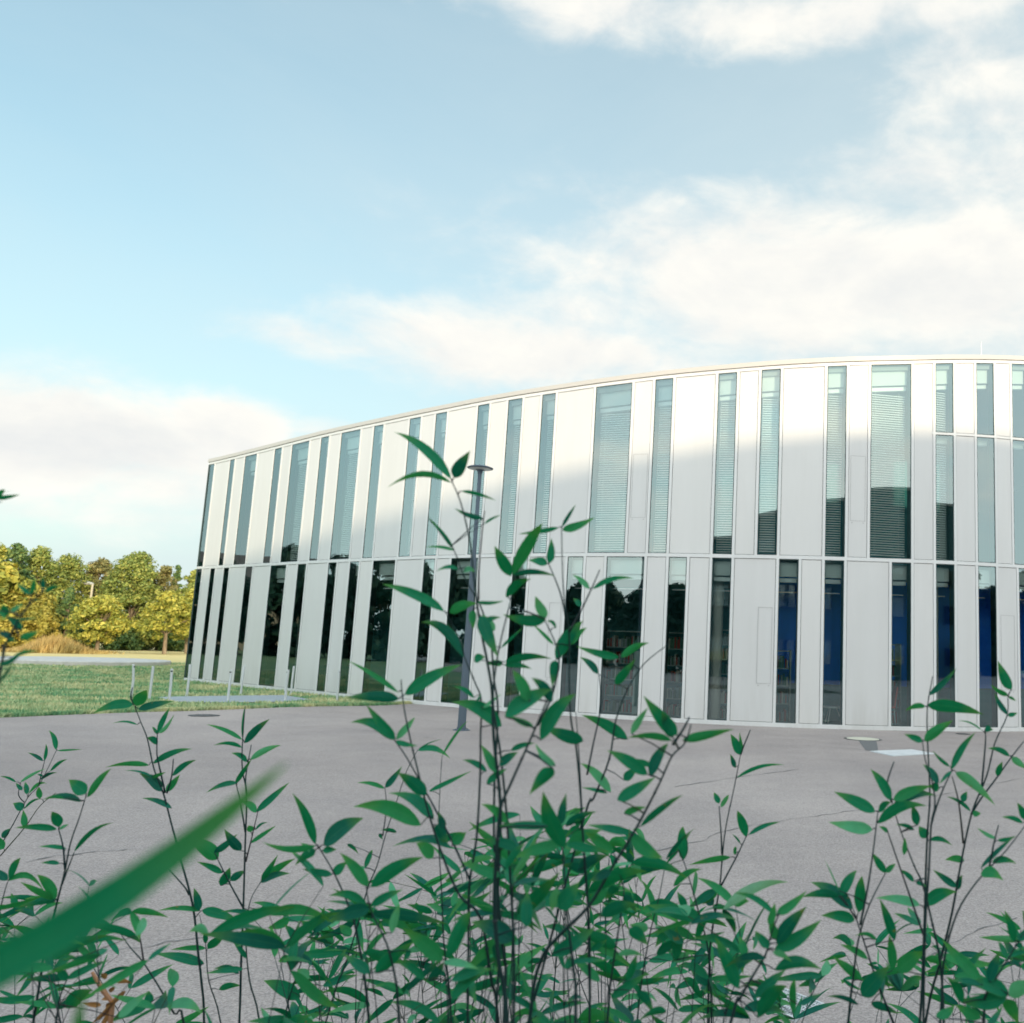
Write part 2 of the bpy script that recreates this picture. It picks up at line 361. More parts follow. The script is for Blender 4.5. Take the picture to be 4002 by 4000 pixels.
# drain grate at the bottom of the picture
qd = [ground(*p) for p in [(2952, 3932), (3057, 3881), (3213, 3946), (3108, 3997)]]
cd = sum(qd, Vector()) / 4; t = thing('drain_grate', cd, 'square galvanised drain grate in the asphalt beneath the bamboo', 'drain')
e1 = (qd[1] - qd[0]); e2 = (qd[3] - qd[0])
b = MB(); b.hexa([(p.x, p.y, .007) for p in qd[::-1]] + [(p.x, p.y, .009) for p in qd[::-1]]); part(b, 'pit', M_hole, t)
b = MB()
def bar(o, a, c, z0, z1): b.hexa([(o + v).to_tuple()[:2] + (z,) for z in (z0, z1) for v in (Vector(), a, a + c, c)])
for k in range(15): bar(qd[0] + e2 * (k / 15), e1, e2 * .022, .012, .020)
for k in range(7): bar(qd[0] + e1 * (k / 7), e1 * .03, e2, .013, .022)
part(b, 'grating', M_galv, t)
b = MB()
bar(qd[0] - e1 * .04 - e2 * .04, e1 * 1.08, e2 * .04, .006, .024); bar(qd[3] - e1 * .04, e1 * 1.08, e2 * .04, .006, .024)
bar(qd[0] - e1 * .04, e1 * .04, e2, .006, .0235); bar(qd[1], e1 * .04, e2, .006, .0235)
part(b, 'frame', M_galv, t)
# round concrete slab on the meadow
c = ground(320, 2592); b = MB(); b.lathe((c.x, c.y, -.05), [(3.7, 0), (3.7, .20), (3.66, .24)], 64)
solo(b, 'round_platform', M_conc, 'low round pale concrete platform lying on the meadow', 'platform')
# grass blades
M_blade = mat('grass_blade', (.06, .17, .08), .8, 0, .2)
oi = M_blade.node_tree.nodes.new('ShaderNodeNewGeometry')
bc = ramp(M_blade, oi.outputs['Random Per Island'], [(0, (.08, .24, .12)), (.5, (.17, .37, .18)), (1, (.30, .46, .22))])
bc = mix(M_blade, ramp(M_blade, nz(M_blade, .7, 6, .7), [(.42, (0, 0, 0)), (.60, (.9, .9, .9))]), bc, (.64, .60, .34)); setc(M_blade, bc)
b = MB()
def lawn_ok(x, y):
    if x < -60: return False
    ex = EDGE
    for p, q_ in zip(ex[:-1], ex[1:]):
        if p.x <= x <= q_.x:
            ye = p.y + (q_.y - p.y) * (x - p.x) / (q_.x - p.x)
            return y > ye and (x < -17.8 or y < fy(x) - .02)
    return x < ex[0].x and y > ex[0].y
def inpath(x, y):
    c_ = False
    for i in range(len(pp)):
        p, q_ = pp[i], pp[i - 1]
        if (p.y > y) != (q_.y > y) and x < (q_.x - p.x) * (y - p.y) / (q_.y - p.y) + p.x: c_ = not c_
    return c_
cnt = 0
while cnt < 52000:
    y = 15 + random.random() ** 1.7 * 34; x = random.uniform(-.80 * y - 2, -6.2)
    if not lawn_ok(x, y) or inpath(x, y): continue
    cnt += 1; h = random.uniform(.03, .085); a = random.uniform(0, 6.28); w = .009 + .0006 * y; lx, ly = random.gauss(0, .025), random.gauss(0, .025)
    cx_, sx_ = math.cos(a) * w, math.sin(a) * w
    b.tri((x - cx_, y - sx_, -.01), (x + cx_, y + sx_, -.01), (x + lx, y + ly, h))
for k in range(9000):                                   # ragged fringe along the asphalt and along the path
    s = random.random() * (len(EDGE) - 3) + 2; i = int(s); p = EDGE[i].lerp(EDGE[min(i + 1, len(EDGE) - 1)], s - i)
    x = p.x + random.gauss(0, .03); y = p.y + abs(random.gauss(0, .10)) - .05; h = random.uniform(.03, .10); a = random.uniform(0, 6.28); w = .02
    b.tri((x - math.cos(a) * w, y - math.sin(a) * w, -.01), (x + math.cos(a) * w, y + math.sin(a) * w, -.01), (x + random.gauss(0, .03), y + random.gauss(0, .03), h))
solo(b, 'grass', M_blade, 'short green and straw coloured grass on the lawn by the building', 'grass', kind='stuff')
# ------------------------------------------------------------------ the building
XS = [-19.5 + i * .01 for i in range(3300)]
def hitx(px, py):
    d = ray(px, py); az = d.x / d.y
    best = min(range(len(XS)), key=lambda i: abs(XS[i] / fy(XS[i]) - az))
    x = XS[best]; return x, EYE + d.z * fy(x) / d.y
def lerp_tab(tab, x):
    if x <= tab[0][0]: return tab[0][1]
    for (a, b_), (c_, d) in zip(tab[:-1], tab[1:]):
        if x <= c_: return b_ + (d - b_) * (x - a) / (c_ - a)
    (a, b_), (c_, d) = tab[-2:]; return d + (d - b_) / (c_ - a) * (x - c_)
BAND = [(740, 2219), (773, 2216), (870, 2211), (957, 2205), (1161, 2194), (1452, 2181), (1703, 2171), (2134, 2162), (2439, 2161), (2604, 2163), (2860, 2166), (3035, 2169), (3301, 2177), (3561, 2187), (3730, 2194), (3893, 2202), (4002, 2208), (4300, 2226)]
ZTOP = [(-17.43, 7.76), (-14.85, 7.85), (-11.79, 7.96), (-9.1, 8.02), (-7.1, 8.09), (-5.6, 8.17), (-3.71, 8.26), (-1.77, 8.38), (.35, 8.53), (1.82, 8.66), (3.42, 8.81), (4.64, 8.94), (5.14, 9.0), (6.57, 9.21), (8.23, 9.47), (10, 9.76), (12, 10.1)]
def ztop(x): return lerp_tab(ZTOP, x)
def zband(x): return 3.925 if x < 1 else 3.925 + (x - 1) * .011 + max(0, x - 4) * .012
def X(px): return hitx(px, lerp_tab(BAND, px))[0]
UP = [(773, 791), (852, 870), (911, 957), (1026, 1054), (1094, 1161), (1207, 1238), (1287, 1362), (1415, 1452), (1556, 1600), (1659, 1703), (1825, 1871), (1946, 2001), (2081, 2134), (2295, 2439), (2532, 2604), (2785, 2860), (2959, 3035), (3224, 3301), (3400, 3561), (3658, 3730), (3824, 3893), (3966, 4040), (4140, 4210), (4330, 4400)]
LO = [(771, 790), (823, 841), (876, 896), (962, 988), (1059, 1120), (1165, 1197), (1284, 1316), (1369, 1404), (1459, 1546), (1657, 1701), (1765, 1869), (2007, 2064), (2219, 2281), (2372, 2520), (2615, 2686), (2784, 2859), (3046, 3123), (3224, 3300), (3486, 3561), (3658, 3730), (3824, 3893), (3982, 4060), (4160, 4230), (4330, 4400)]
UPX = [(X(a), X(b_)) for a, b_ in UP]; LOX = [(X(a), X(b_)) for a, b_ in LO]
XL = UPX[0][0] - .03; XR = max(UPX[-1][1], LOX[-1][1]) + .9
XL = min(XL, LOX[0][0] - .03)
Z_TR = hitx(3694, 1691)[1]; Z_TRr = hitx(3893, 1705)[1]
x_tr0 = UPX[19][0] - .1
def ztr(x): a, b_ = hitx(3694, 1691); c_, d = hitx(3860, 1701); return b_ + (d - b_) * (x - a) / (c_ - a)
ctr = Vector((-2.5, 30, 0))
bld = thing('library_building', (-3, 30, 0), 'long white two storey building with curved facade of narrow upright windows', 'building')
def nrm(x):                                     # outward normal (towards the forecourt)
    s = (fy(x + .01) - fy(x - .01)) / .02; return Vector((s, -1, 0)).normalized()
def fp(x, d, z): v = Vector((x, fy(x), 0)) - nrm(x) * d; return (v.x, v.y, z)   # d = depth behind the facade plane
def slab(b, x0, x1, d0, d1, z00, z01, z10, z11, m=0, seg=1):
    """curved block from x0..x1, depth d0..d1; z?0 at x0, z?1 at x1 (z0* bottom, z1* top)"""
    for k in range(seg):
        ta, tb = k / seg, (k + 1) / seg; xa, xb = x0 + (x1 - x0) * ta, x0 + (x1 - x0) * tb
        za0, zb0 = z00 + (z01 - z00) * ta, z00 + (z01 - z00) * tb; za1, zb1 = z10 + (z11 - z10) * ta, z10 + (z11 - z10) * tb
        b.hexa([fp(xa, d0, za0), fp(xb, d0, zb0), fp(xb, d1, zb0), fp(xa, d1, za0), fp(xa, d0, za1), fp(xb, d0, zb1), fp(xb, d1, zb1), fp(xa, d1, za1)], m)
MW = .068
def along(x, w): s = (fy(x + .01) - fy(x - .01)) / .02; return w / math.sqrt(1 + s * s)
fr = MB(); sub = MB()
segn = 46
for k in range(segn):
    xa, xb = XL + (XR - XL) * k / segn, XL + (XR - XL) * (k + 1) / segn
    slab(fr, xa, xb, 0, .10, .0, .0, .10, .10)                                                        # base bar
    slab(fr, xa, xb, 0, .10, zband(xa) - .085, zband(xb) - .085, zband(xa), zband(xb))                # floor band
    slab(fr, xa, xb, 0, .10, ztop(xa) - .205, ztop(xb) - .205, ztop(xa) - .125, ztop(xb) - .125)      # head bar
slab(fr, x_tr0, XR, 0, .10, ztr(x_tr0) - .06, ztr(XR) - .06, ztr(x_tr0), ztr(XR), seg=8)
cop = MB(); segc = 60
for k in range(segc):
    xa, xb = XL - .02 + (XR - XL + .04) * k / segc, XL - .02 + (XR - XL + .04) * (k + 1) / segc
    slab(cop, xa, xb, -.025, .45, ztop(xa) - .112, ztop(xb) - .112, ztop(xa), ztop(xb))
    slab(sub, xa, xb, .01, .40, ztop(xa) - .125, ztop(xb) - .125, ztop(xa) - .112, ztop(xb) - .112)
part(cop, 'coping', M_coping, bld)
panels = []; hatches = []
def storey(wx, zlo, zhi, upper):
    n = len(wx)
    for i, (a, b_) in enumerate(wx):
        wa = along(a, MW); wb = along(b_, MW)
        if i > 0: slab(fr, a - wa, a, .003, .10, zlo(a - wa), zlo(a), zhi(a - wa), zhi(a))
        slab(fr, b_, b_ + wb, .003, .10, zlo(b_), zlo(b_ + wb), zhi(b_), zhi(b_ + wb))
        p0 = b_ + wb; p1 = (wx[i + 1][0] - along(wx[i + 1][0], MW)) if i + 1 < n else XR
        panels.append((p0, p1, zlo, zhi, upper, i))
SM = .011
zu0 = lambda x: zband(x); zu1 = lambda x: ztop(x) - .205
zl0 = lambda x: .10; zl1 = lambda x: zband(x) - .085
storey(UPX, zu0, zu1, True); storey(LOX, zl0, zl1, False)
HP = [(2470, 2530, 1775, 2023), (3325, 3382, 1782, 2037), (3984, 4040, 1822, 2070), (2960, 3016, 2374, 2673), (3914, 3967, 2406, 2698), (2139, 2190, 2356, 2650)]
HX = []
for (a, b_, y0, y1) in HP:
    ym = (y0 + y1) / 2; xa = hitx(a, ym)[0]; xb = hitx(b_, ym)[0]; xm = (a + b_) / 2
    HX.append((xa, xb, hitx(xm, y1)[1], hitx(xm, y0)[1]))
for (p0, p1, zlo, zhi, upper, i) in panels:
    if p1 - p0 < .03: continue
    s0 = along(p0, SM)
    pieces = [(zlo, zhi)]
    if upper and p0 > x_tr0: pieces = [(zlo, lambda x: ztr(x) - .06), (ztr, zhi)]
    slab(sub, p0, p1, .045, .07, zlo(p0), zlo(p1), zhi(p0), zhi(p1), seg=3)
    for (l, h) in pieces:
        b = MB(); sg = max(1, int((p1 - p0) / .5))
        xa, xb = p0 + s0, p1 - s0
        slab(b, xa, xb, .014, .045, l(xa) + SM, l(xb) + SM, h(xa) - SM, h(xb) - SM, seg=sg)
        pn = part(b, 'facade_panel', M_panel, bld)
        for (hx0, hx1, z0, z1) in HX:
            zm = (z0 + z1) / 2
            if xa < (hx0 + hx1) / 2 < xb and l(xa) < zm < h(xa):
                hx0c, hx1c = max(hx0, xa + .03), min(hx1, xb - .03)
                hb = MB(); w = .007
                slab(hb, hx0c, hx1c, .0115, .0145, z0, z0, z0 + w, z0 + w); slab(hb, hx0c, hx1c, .0115, .0145, z1 - w, z1 - w, z1, z1)
                slab(hb, hx0c, hx0c + w, .0115, .0145, z0 + w, z0 + w, z1 - w, z1 - w); slab(hb, hx1c - w, hx1c, .0115, .0145, z0 + w, z0 + w, z1 - w, z1 - w)
                slab(hb, hx0c + .03, hx0c + .06, .0115, .0145, z0 - .05, z0 - .05, z0 - .035, z0 - .035); slab(hb, hx1c - .06, hx1c - .03, .0115, .0145, z0 - .05, z0 - .05, z0 - .035, z0 - .035)
                part(hb, 'hatch_joint', M_hatch, bld, under=pn)
part(fr, 'facade_frame', M_frame, bld, bevel=.004)
part(sub, 'joint_backing', M_seam, bld)
# windows
def window(a, b_, lo, hi, blind, header, depth=.0, thin_bar=False, reach=.0):
    w = MB(); g_ = .018; ga = along(a, g_)
    slab(w, a, a + ga, .012, .2, lo(a), lo(a + ga), hi(a), hi(a + ga)); slab(w, b_ - ga, b_, .012, .2, lo(b_ - ga), lo(b_), hi(b_ - ga), hi(b_))
    slab(w, a + ga, b_ - ga, .012, .2, lo(a), lo(b_), lo(a) + g_, lo(b_) + g_); slab(w, a + ga, b_ - ga, .012, .2, hi(a) - g_, hi(b_) - g_, hi(a), hi(b_))
    root = part(w, 'window', M_gasket, bld)
    p = MB(); p.quad(fp(a + ga, .018, lo(a) + g_), fp(b_ - ga, .018, lo(b_) + g_), fp(b_ - ga, .018, hi(b_) - g_), fp(a + ga, .018, hi(a) - g_))
    part(p, 'pane', M_glass, bld, under=root)
    if header:
        h = MB(); slab(h, a + ga, b_ - ga, .22, .25, hi(a) - header, hi(b_) - header, hi(a) - .07, hi(b_) - .07); part(h, 'header_board', M_header, bld, under=root)
        h = MB(); slab(h, a + ga, b_ - ga, .26, .36, hi(a) - header - .13, hi(b_) - header - .13, hi(a) - header - .035, hi(b_) - header - .035); part(h, 'blind_box', M_box, bld, under=root)
    if thin_bar:
        h = MB(); slab(h, a, b_, .42, .45, hi(a) - header - .36, hi(b_) - header - .36, hi(a) - header - .34, hi(b_) - header - .34); part(h, 'white_bar', M_frame, bld, under=root)  # thin white bar across the window below the blind box
    if blind:
        s = MB(); z = hi(a) - header - .17; ta_ = random.uniform(-.006, .006); dz = .058; zb_ = lo(a) + .08 + reach; sl_ = (hi(b_) - hi(a))
        while z > zb_:
            s.hexa([fp(a + .04, .275, z - .022), fp(b_ - .04, .275, z - .022), fp(b_ - .04, .305, z + .008 + ta_), fp(a + .04, .305, z + .008 + ta_),
                    fp(a + .04, .275, z - .0235), fp(b_ - .04, .275, z - .0235), fp(b_ - .04, .305, z + .0105 + ta_), fp(a + .04, .305, z + .0105 + ta_)])
            z -= dz
        for t in ((.12, .88) if b_ - a < .8 else (.2, .8)):
            xm = a + (b_ - a) * t; slab(s, xm - .002, xm + .002, .270, .2735, zb_, zb_, hi(a) - header - .1, hi(a) - header - .1)
        part(s, 'blind', M_blind, bld, under=root)
NOBLIND = {0, 1, 2, 20, 21, 22}
for i, (a, b_) in enumerate(UPX):
    if i in (19, 20, 21, 22, 23):
        window(a, b_, zu0, lambda x: ztr(x) - .06, i in (19, 23), .04 if i == 19 else .03)
        window(a, b_, ztr, zu1, i == 19, .48)
    else: window(a, b_, zu0, zu1, i not in NOBLIND, .48)
for i, (a, b_) in enumerate(LOX): window(a, b_, zl0, zl1, False, .40, thin_bar=True)
# corner glazing, side and rear walls, roof, slabs
x0, y0 = XL, fy(XL); vdir = Vector((-.22, 1, 0)).normalized()
cn = Vector((x0, y0, 0)); out_ = Vector((-vdir.y, vdir.x, 0))
def side(b, s0, s1, d0, d1, z0, z1):
    q_ = [cn + vdir * s0 + out_ * -d0, cn + vdir * s1 + out_ * -d0, cn + vdir * s1 + out_ * -d1, cn + vdir * s0 + out_ * -d1]
    b.hexa([(v.x, v.y, z0) for v in q_[::-1]] + [(v.x, v.y, z1) for v in q_[::-1]])
b = MB(); side(b, .03, 1.8, .0, .02, .1, 3.84); side(b, .03, 1.8, .0, .02, 3.925, ztop(XL) - .205); part(b, 'corner_glazing', M_glass, bld)
b = MB(); side(b, 0, 1.8, .005, .1, 0, .1); side(b, 0, 1.8, .005, .1, 3.84, 3.925); side(b, 0, 1.8, .005, .1, ztop(XL) - .205, ztop(XL) - .02)
side(b, 1.8, 22, .0, .3, 0, ztop(XL) - .02); part(b, 'side_wall', M_panel, bld)
b = MB(); side(b, 0, .03, .0, .03, .1, ztop(XL) - .2); part(b, 'corner_post', M_gasket, bld)
e0 = cn + vdir * 22; e1_ = Vector((XR + 3, fy(XR) + 22, 0)); eR = Vector((XR, fy(XR), 0))
b = MB()
b.quad((e0.x, e0.y, 0), (e1_.x, e1_.y, 0), (e1_.x, e1_.y, ztop(XR)), (e0.x, e0.y, ztop(XL)))
b.quad((eR.x, eR.y, 0), (e1_.x, e1_.y, 0), (e1_.x, e1_.y, ztop(XR)), (eR.x, eR.y, ztop(XR)))
part(b, 'rear_wall', M_panel, bld)
def deck(name, m, zf, thick, d0=.3):
    b = MB(); K = 24
    for k in range(K):
        xa, xb = XL + .35 + (XR - XL - .4) * k / K, XL + .35 + (XR - XL - .4) * (k + 1) / K
        fa, fb = fp(xa, d0, 0), fp(xb, d0, 0); ta, tb = k / K, (k + 1) / K
        ra, rb = e0.lerp(e1_, ta), e0.lerp(e1_, tb)
        b.hexa([(fa[0], fa[1], zf(xa) - thick), (fb[0], fb[1], zf(xb) - thick), (rb.x, rb.y, zf(xb) - thick), (ra.x, ra.y, zf(xa) - thick),
                (fa[0], fa[1], zf(xa)), (fb[0], fb[1], zf(xb)), (rb.x, rb.y, zf(xb)), (ra.x, ra.y, zf(xa))])
    return part(b, name, m, bld)
deck('roof', M_slab, lambda x: ztop(x) - .13, .2, .12); deck('floor_slab', M_ceil, lambda x: 3.86, .28, .36); deck('ground_floor', M_dark, lambda x: .05, .04, .12)
deck('ceiling', M_ceil, lambda x: ztop(x) - .62, .05, .5)
b = MB(); slab(b, XL + .5, XR - .3, 6.5, 6.6, .05, .05, 3.57, 3.57, seg=14); slab(b, XL + .5, XR - .3, 6.5, 6.6, 3.87, 3.87, 7.0, 8.2, seg=14); part(b, 'interior_wall', M_dark, bld)
xb0 = X(3020); b = MB(); slab(b, xb0, XR - .3, 1.5, 1.58, .95, .95, 3.56, 3.56, seg=6); part(b, 'blue_wall', M_blue, bld)
b = MB(); slab(b, xb0, XR - .3, 1.6, 1.68, .06, .06, .94, 1.34, seg=6); part(b, 'dark_parapet', M_dark, bld)
M_bluel = mat('blue_screen', (.03, .16, .36), .5)
b = MB(); slab(b, LOX[20][0] - .1, LOX[20][1] - .12, .55, .58, .45, .45, 2.55, 2.55); part(b, 'blue_screen', M_bluel, bld)
b = MB(); slab(b, LOX[20][0] - .1, LOX[20][1] - .12, .55, .58, 2.9, 2.9, 3.30, 3.30); part(b, 'white_screen', M_header, bld)
for px, w, d in ((2797, .13, .7), (3704, .09, .6)):
    xm = X(px); p = fp(xm, d, 0); b = MB(); b.lathe((p[0], p[1], .05), [(w, 0), (w, 3.5)], 20); part(b, 'column', M_column, bld, smooth=False)
x = X(3876); b = MB(); p = fp(x, .3, 0); b.tube([(p[0], p[1], ztop(x) - .02), (p[0], p[1], hitx(3876, 1325)[1] * 1.0)], .012, 6); part(b, 'lightning_rod', M_frame, bld)
# furniture just inside the ground floor windows
M_shelf = mat('shelf_metal', (.30, .38, .36), .5); BK = [mat('book_cloth_%s' % n, c, .8) for n, c in (('teal', (.08, .22, .20)), ('cream', (.5, .5, .42)), ('red', (.35, .05, .04)), ('grey', (.22, .27, .27)), ('green', (.06, .16, .10)))]
def bookshelf(px, d, w, h, label, ang=0):
    x = X(px); o = Vector(fp(x, d, .05)); t = thing('bookshelf', o, label, 'bookshelf', 'bookshelves inside the ground floor')
    n_ = nrm(x); u = Vector((-n_.y, n_.x, 0)); u.rotate(Matrix.Rotation(ang, 3, 'Z')); n2 = Vector((u.y, -u.x, 0))
    def bx(b, a0, a1, c0, c1, z0, z1, m=0):
        q_ = [o + u * a + n2 * c for a, c in ((a0, c0), (a0, c1), (a1, c1), (a1, c0))]
        b.hexa([(v.x, v.y, z) for z in (z0, z1) for v in q_], m)
    b = MB()
    for a in (-w / 2, w / 2 - .03): bx(b, a, a + .03, -.15, .15, .05, h)
    ns = int(h / .36)
    for k in range(ns + 1): bx(b, -w / 2 + .03, w / 2 - .03, -.15, .15, .06 + k * (h - .1) / ns, .085 + k * (h - .1) / ns)
    part(b, 'rack', M_shelf, t)
    b = MB()
    for k in range(ns):
        a = -w / 2 + .035
        while a < w / 2 - .08:
            bw = random.uniform(.02, .05)
            if random.random() < .86: bx(b, a, a + bw * .9, -.10, .13, .086 + k * (h - .1) / ns, .086 + k * (h - .1) / ns + random.uniform(.18, .29), random.randrange(5))
            a += bw
    part(b, 'books', BK, t)
for px, d, w, h, lab, an in ((1100, 1.2, 1.0, 1.9, 'tall bookshelf behind the first wide ground floor window from the left', 0), (1505, 1.1, 1.1, 2.0, 'bookshelf behind the wide ground floor window left of the lamp post', .2),
                     (1820, 1.3, 1.2, 2.0, 'bookshelf behind the wide ground floor window crossed by the lamp post', 0), (2400, 1.4, 1.4, 2.1, 'book stack filling the left half of the widest ground floor window', 0), (2492, .8, .4, 1.6, 'narrow shelf with boxes at the right edge of the widest ground floor window', 1.2),
                     (2650, 1.3, 1.3, 2.1, 'book stack behind the narrow window right of the widest one', 0), (2835, 1.0, .5, 2.2, 'bookshelf beside the pale column', .3), (3075, .9, .42, 1.75, 'shelf in front of the blue wall', 0), (3535, 1.2, .8, 2.0, 'dark shelf behind the red chair', 0)):
    bookshelf(px, d, w, h, lab, an)
x = X(3503); o = Vector(fp(x, .55, .05)); M_red = mat('red_seat', (.55, .05, .03), .5)
t = thing('chair', o, 'red chair just inside a ground floor window of the building', 'chair')
b = MB(); b.box(o.x - .22, o.x + .18, o.y - .2, o.y + .2, .48, .53); part(b, 'seat', M_red, t, bevel=.015)
b = MB(); b.hexa([(o.x + .13, o.y - .2, .53), (o.x + .17, o.y - .2, .53), (o.x + .17, o.y + .2, .53), (o.x + .13, o.y + .2, .53), (o.x + .2, o.y - .2, .98), (o.x + .24, o.y - .2, .98), (o.x + .24, o.y + .2, .98), (o.x + .2, o.y + .2, .98)]); part(b, 'backrest', M_red, t, bevel=.01)
for dx in (-.18, .14):
    for dy in (-.16, .16):
        b = MB(); b.tube([(o.x + dx * 1.25, o.y + dy * 1.2, .05), (o.x + dx, o.y + dy, .48)], .012, 6); part(b, 'leg', M_frame, t)
x = X(3290); o = Vector(fp(x, .8, .05)); t = thing('table', o, 'low round table inside the window with the blue wall', 'table')
b = MB(); b.lathe((o.x, o.y, .44), [(.3, 0), (.3, .03)], 24); part(b, 'table_top', M_header, t)
for k in range(3):
    a = k * 2.1; b = MB(); b.tube([(o.x + .26 * math.cos(a), o.y + .26 * math.sin(a), .05), (o.x + .1 * math.cos(a), o.y + .1 * math.sin(a), .44)], .01, 6); part(b, 'leg', M_galv, t)
# ------------------------------------------------------------------ bollards, lamps
bol = [(513, 2723, 2599, 1), (583, 2736, 2607, 0), (660, 2739, 2616, 1), (730, 2720, 2599, 0), (890, 2742, 2620, 1), (941, 2715, 2603, 0), (1114, 2741, 2620, 1), (1137, 2714, 2606, 0), (1317, 2738, 2621, 1)]
blab = ['leftmost grey metal bollard at the lawn path', 'second grey bollard from the left, slightly leaning', 'third grey bollard from the left with a dark fitting on top', 'grey bollard standing in front of the building corner', 'near grey bollard halfway along the path with a dark fitting',
        'far grey bollard right behind the one halfway along the path', 'near grey bollard towards the right end of the path', 'far grey bollard by the wall at the right end of the path', 'rightmost grey bollard standing where the grass ends']
for (px, y1, y0, dk), lab in zip(bol, blab):
    p = ground(px, y1); dist = (p - EYEP).dot(F0); h = (y1 - y0) / FP * dist
    t = thing('bollard', p, lab, 'bollard', 'grey bollards along the path')
    lean = Vector((random.gauss(0, .008), random.gauss(0, .01), 0)); m = MB()
    m.tube([(p.x, p.y, -.05), (p.x, p.y, h * .5), (p.x + lean.x, p.y + lean.y, h - .008), (p.x + lean.x, p.y + lean.y, h)], [.031, .031, .031, .026], 16); part(m, 'post', M_galv, t, smooth=False)
    m = MB()
    if dk: m.box(p.x - .018, p.x + .022, p.y - .042, p.y - .020, h - .075, h - .045)  # dark block stands for the shaded hole near the post top
    else: m.tube([(p.x, p.y, -.01), (p.x, p.y, .015)], .045, 16)
    part(m, 'hole' if dk else 'collar', M_hole if dk else M_galv, t)
p = ground(1803, 2856); dist = (p - EYEP).dot(F0)
d = ray(1885, 1828); zt = EYE + d.z * p.y / d.y; hs = EYE + ray(1850, 2190).z * p.y / ray(1850, 2190).y
t = thing('street_lamp', p, 'slim dark grey street lamp with flat disc head in front of the facade', 'street lamp')
m = MB(); m.tube([(p.x, p.y, 0), (p.x, p.y, hs), (p.x, p.y, hs + .05), (p.x, p.y, hs + .051), (p.x, p.y, zt - .05)], [.078, .058, .056, .041, .037], 20); part(m, 'pole', M_pole, t, smooth=False)
m = MB(); m.lathe((p.x, p.y, .006), [(.16, 0), (.16, .012), (.09, .02), (.088, .06)], 24)
for k in range(4): m.lathe((p.x + .12 * math.cos(k * 1.57 + .7), p.y + .12 * math.sin(k * 1.57 + .7), .016), [(.012, 0), (.012, .02)], 8)
part(m, 'base_plate', M_pole, t)
m = MB(); m.box(p.x - .035, p.x + .035, p.y - .082, p.y - .070, .55, .90); part(m, 'access_door', M_pole, t, bevel=.003)
m = MB(); m.lathe((p.x, p.y, zt - .06), [(.05, -.06), (.055, 0), (.12, .012), (.25, .035), (.255, .05), (.2, .075), (.05, .10)], 32); part(m, 'lamp_head', M_pole, t)
m = MB(); m.lathe((p.x, p.y, zt - .052), [(.10, 0), (.225, .018), (.225, .02)], 32); part(m, 'diffuser', M_lampglass, t)
p = ground(329, 2533); d = ray(363, 2283); zt = EYE + d.z * p.y / d.y
t = thing('street_lamp', p, 'distant tall pale street lamp in front of the trees', 'street lamp')
m = MB(); m.tube([(p.x, p.y, 0), (p.x, p.y, zt)], [.13, .08], 12); part(m, 'pole', mat('pale_pole', (.6, .55, .42), .6), t)
m = MB(); m.tube([(p.x + .05, p.y, zt), (p.x - .5, p.y, zt + .06), (p.x - 1.0, p.y, zt + .05)], [.10, .15, .09], 10); part(m, 'lamp_head', M_lampglass, t)
# ------------------------------------------------------------------ trees beyond the meadow
def leafmat(name, stops, transl=.25, rough=.6):
    m = mat(name, (.1, .2, .05), rough, 0, .3); nt = m.node_tree; L = nt.links; g_ = nt.nodes.new('ShaderNodeNewGeometry')
    c = ramp(m, g_.outputs['Random Per Island'], stops); big = nz(m, .55, 3, coord='Object')
    c = mix(m, .7, c, ramp(m, big, [(.35, (.62, .72, .7)), (.65, (1.25, 1.15, 1.0))]), 'MULTIPLY'); setc(m, c)
    tr = nt.nodes.new('ShaderNodeBsdfTranslucent'); L.new(c, tr.inputs[0]); mx = nt.nodes.new('ShaderNodeMixShader'); mx.inputs[0].default_value = transl
    L.new(nt.nodes['Principled BSDF'].outputs[0], mx.inputs[1]); L.new(tr.outputs[0], mx.inputs[2]); L.new(mx.outputs[0], nt.nodes['Material Output'].inputs[0]); return m
T_yel = leafmat('foliage_lime', [(0, (.17, .21, .045)), (.5, (.42, .42, .075)), (1, (.64, .57, .13))])
T_grn = leafmat('foliage_green', [(0, (.12, .18, .05)), (.5, (.28, .34, .08)), (1, (.46, .46, .13))])
T_drk = leafmat('foliage_dark', [(0, (.05, .11, .05)), (.5, (.12, .21, .07)), (1, (.26, .33, .10))])
T_gld = leafmat('foliage_gold', [(0, (.20, .20, .04)), (.5, (.42, .37, .065)), (1, (.60, .50, .12))])
T_oli = leafmat('foliage_olive', [(0, (.14, .15, .06)), (.5, (.26, .25, .09)), (1, (.40, .35, .14))])
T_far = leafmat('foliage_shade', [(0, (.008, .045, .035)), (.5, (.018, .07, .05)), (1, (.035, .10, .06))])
M_bark = mat('bark', (.20, .15, .10), .9); setc(M_bark, ramp(M_bark, nz(M_bark, 12, stretch=(1, 1, .2)), [(.3, (.12, .09, .06)), (.7, (.34, .27, .18))]))
rt = random.Random(11)
def rv(): 
    while True:
        v = Vector((rt.uniform(-1, 1), rt.uniform(-1, 1), rt.uniform(-1, 1)))
        if .05 < v.length < 1: return v.normalized()
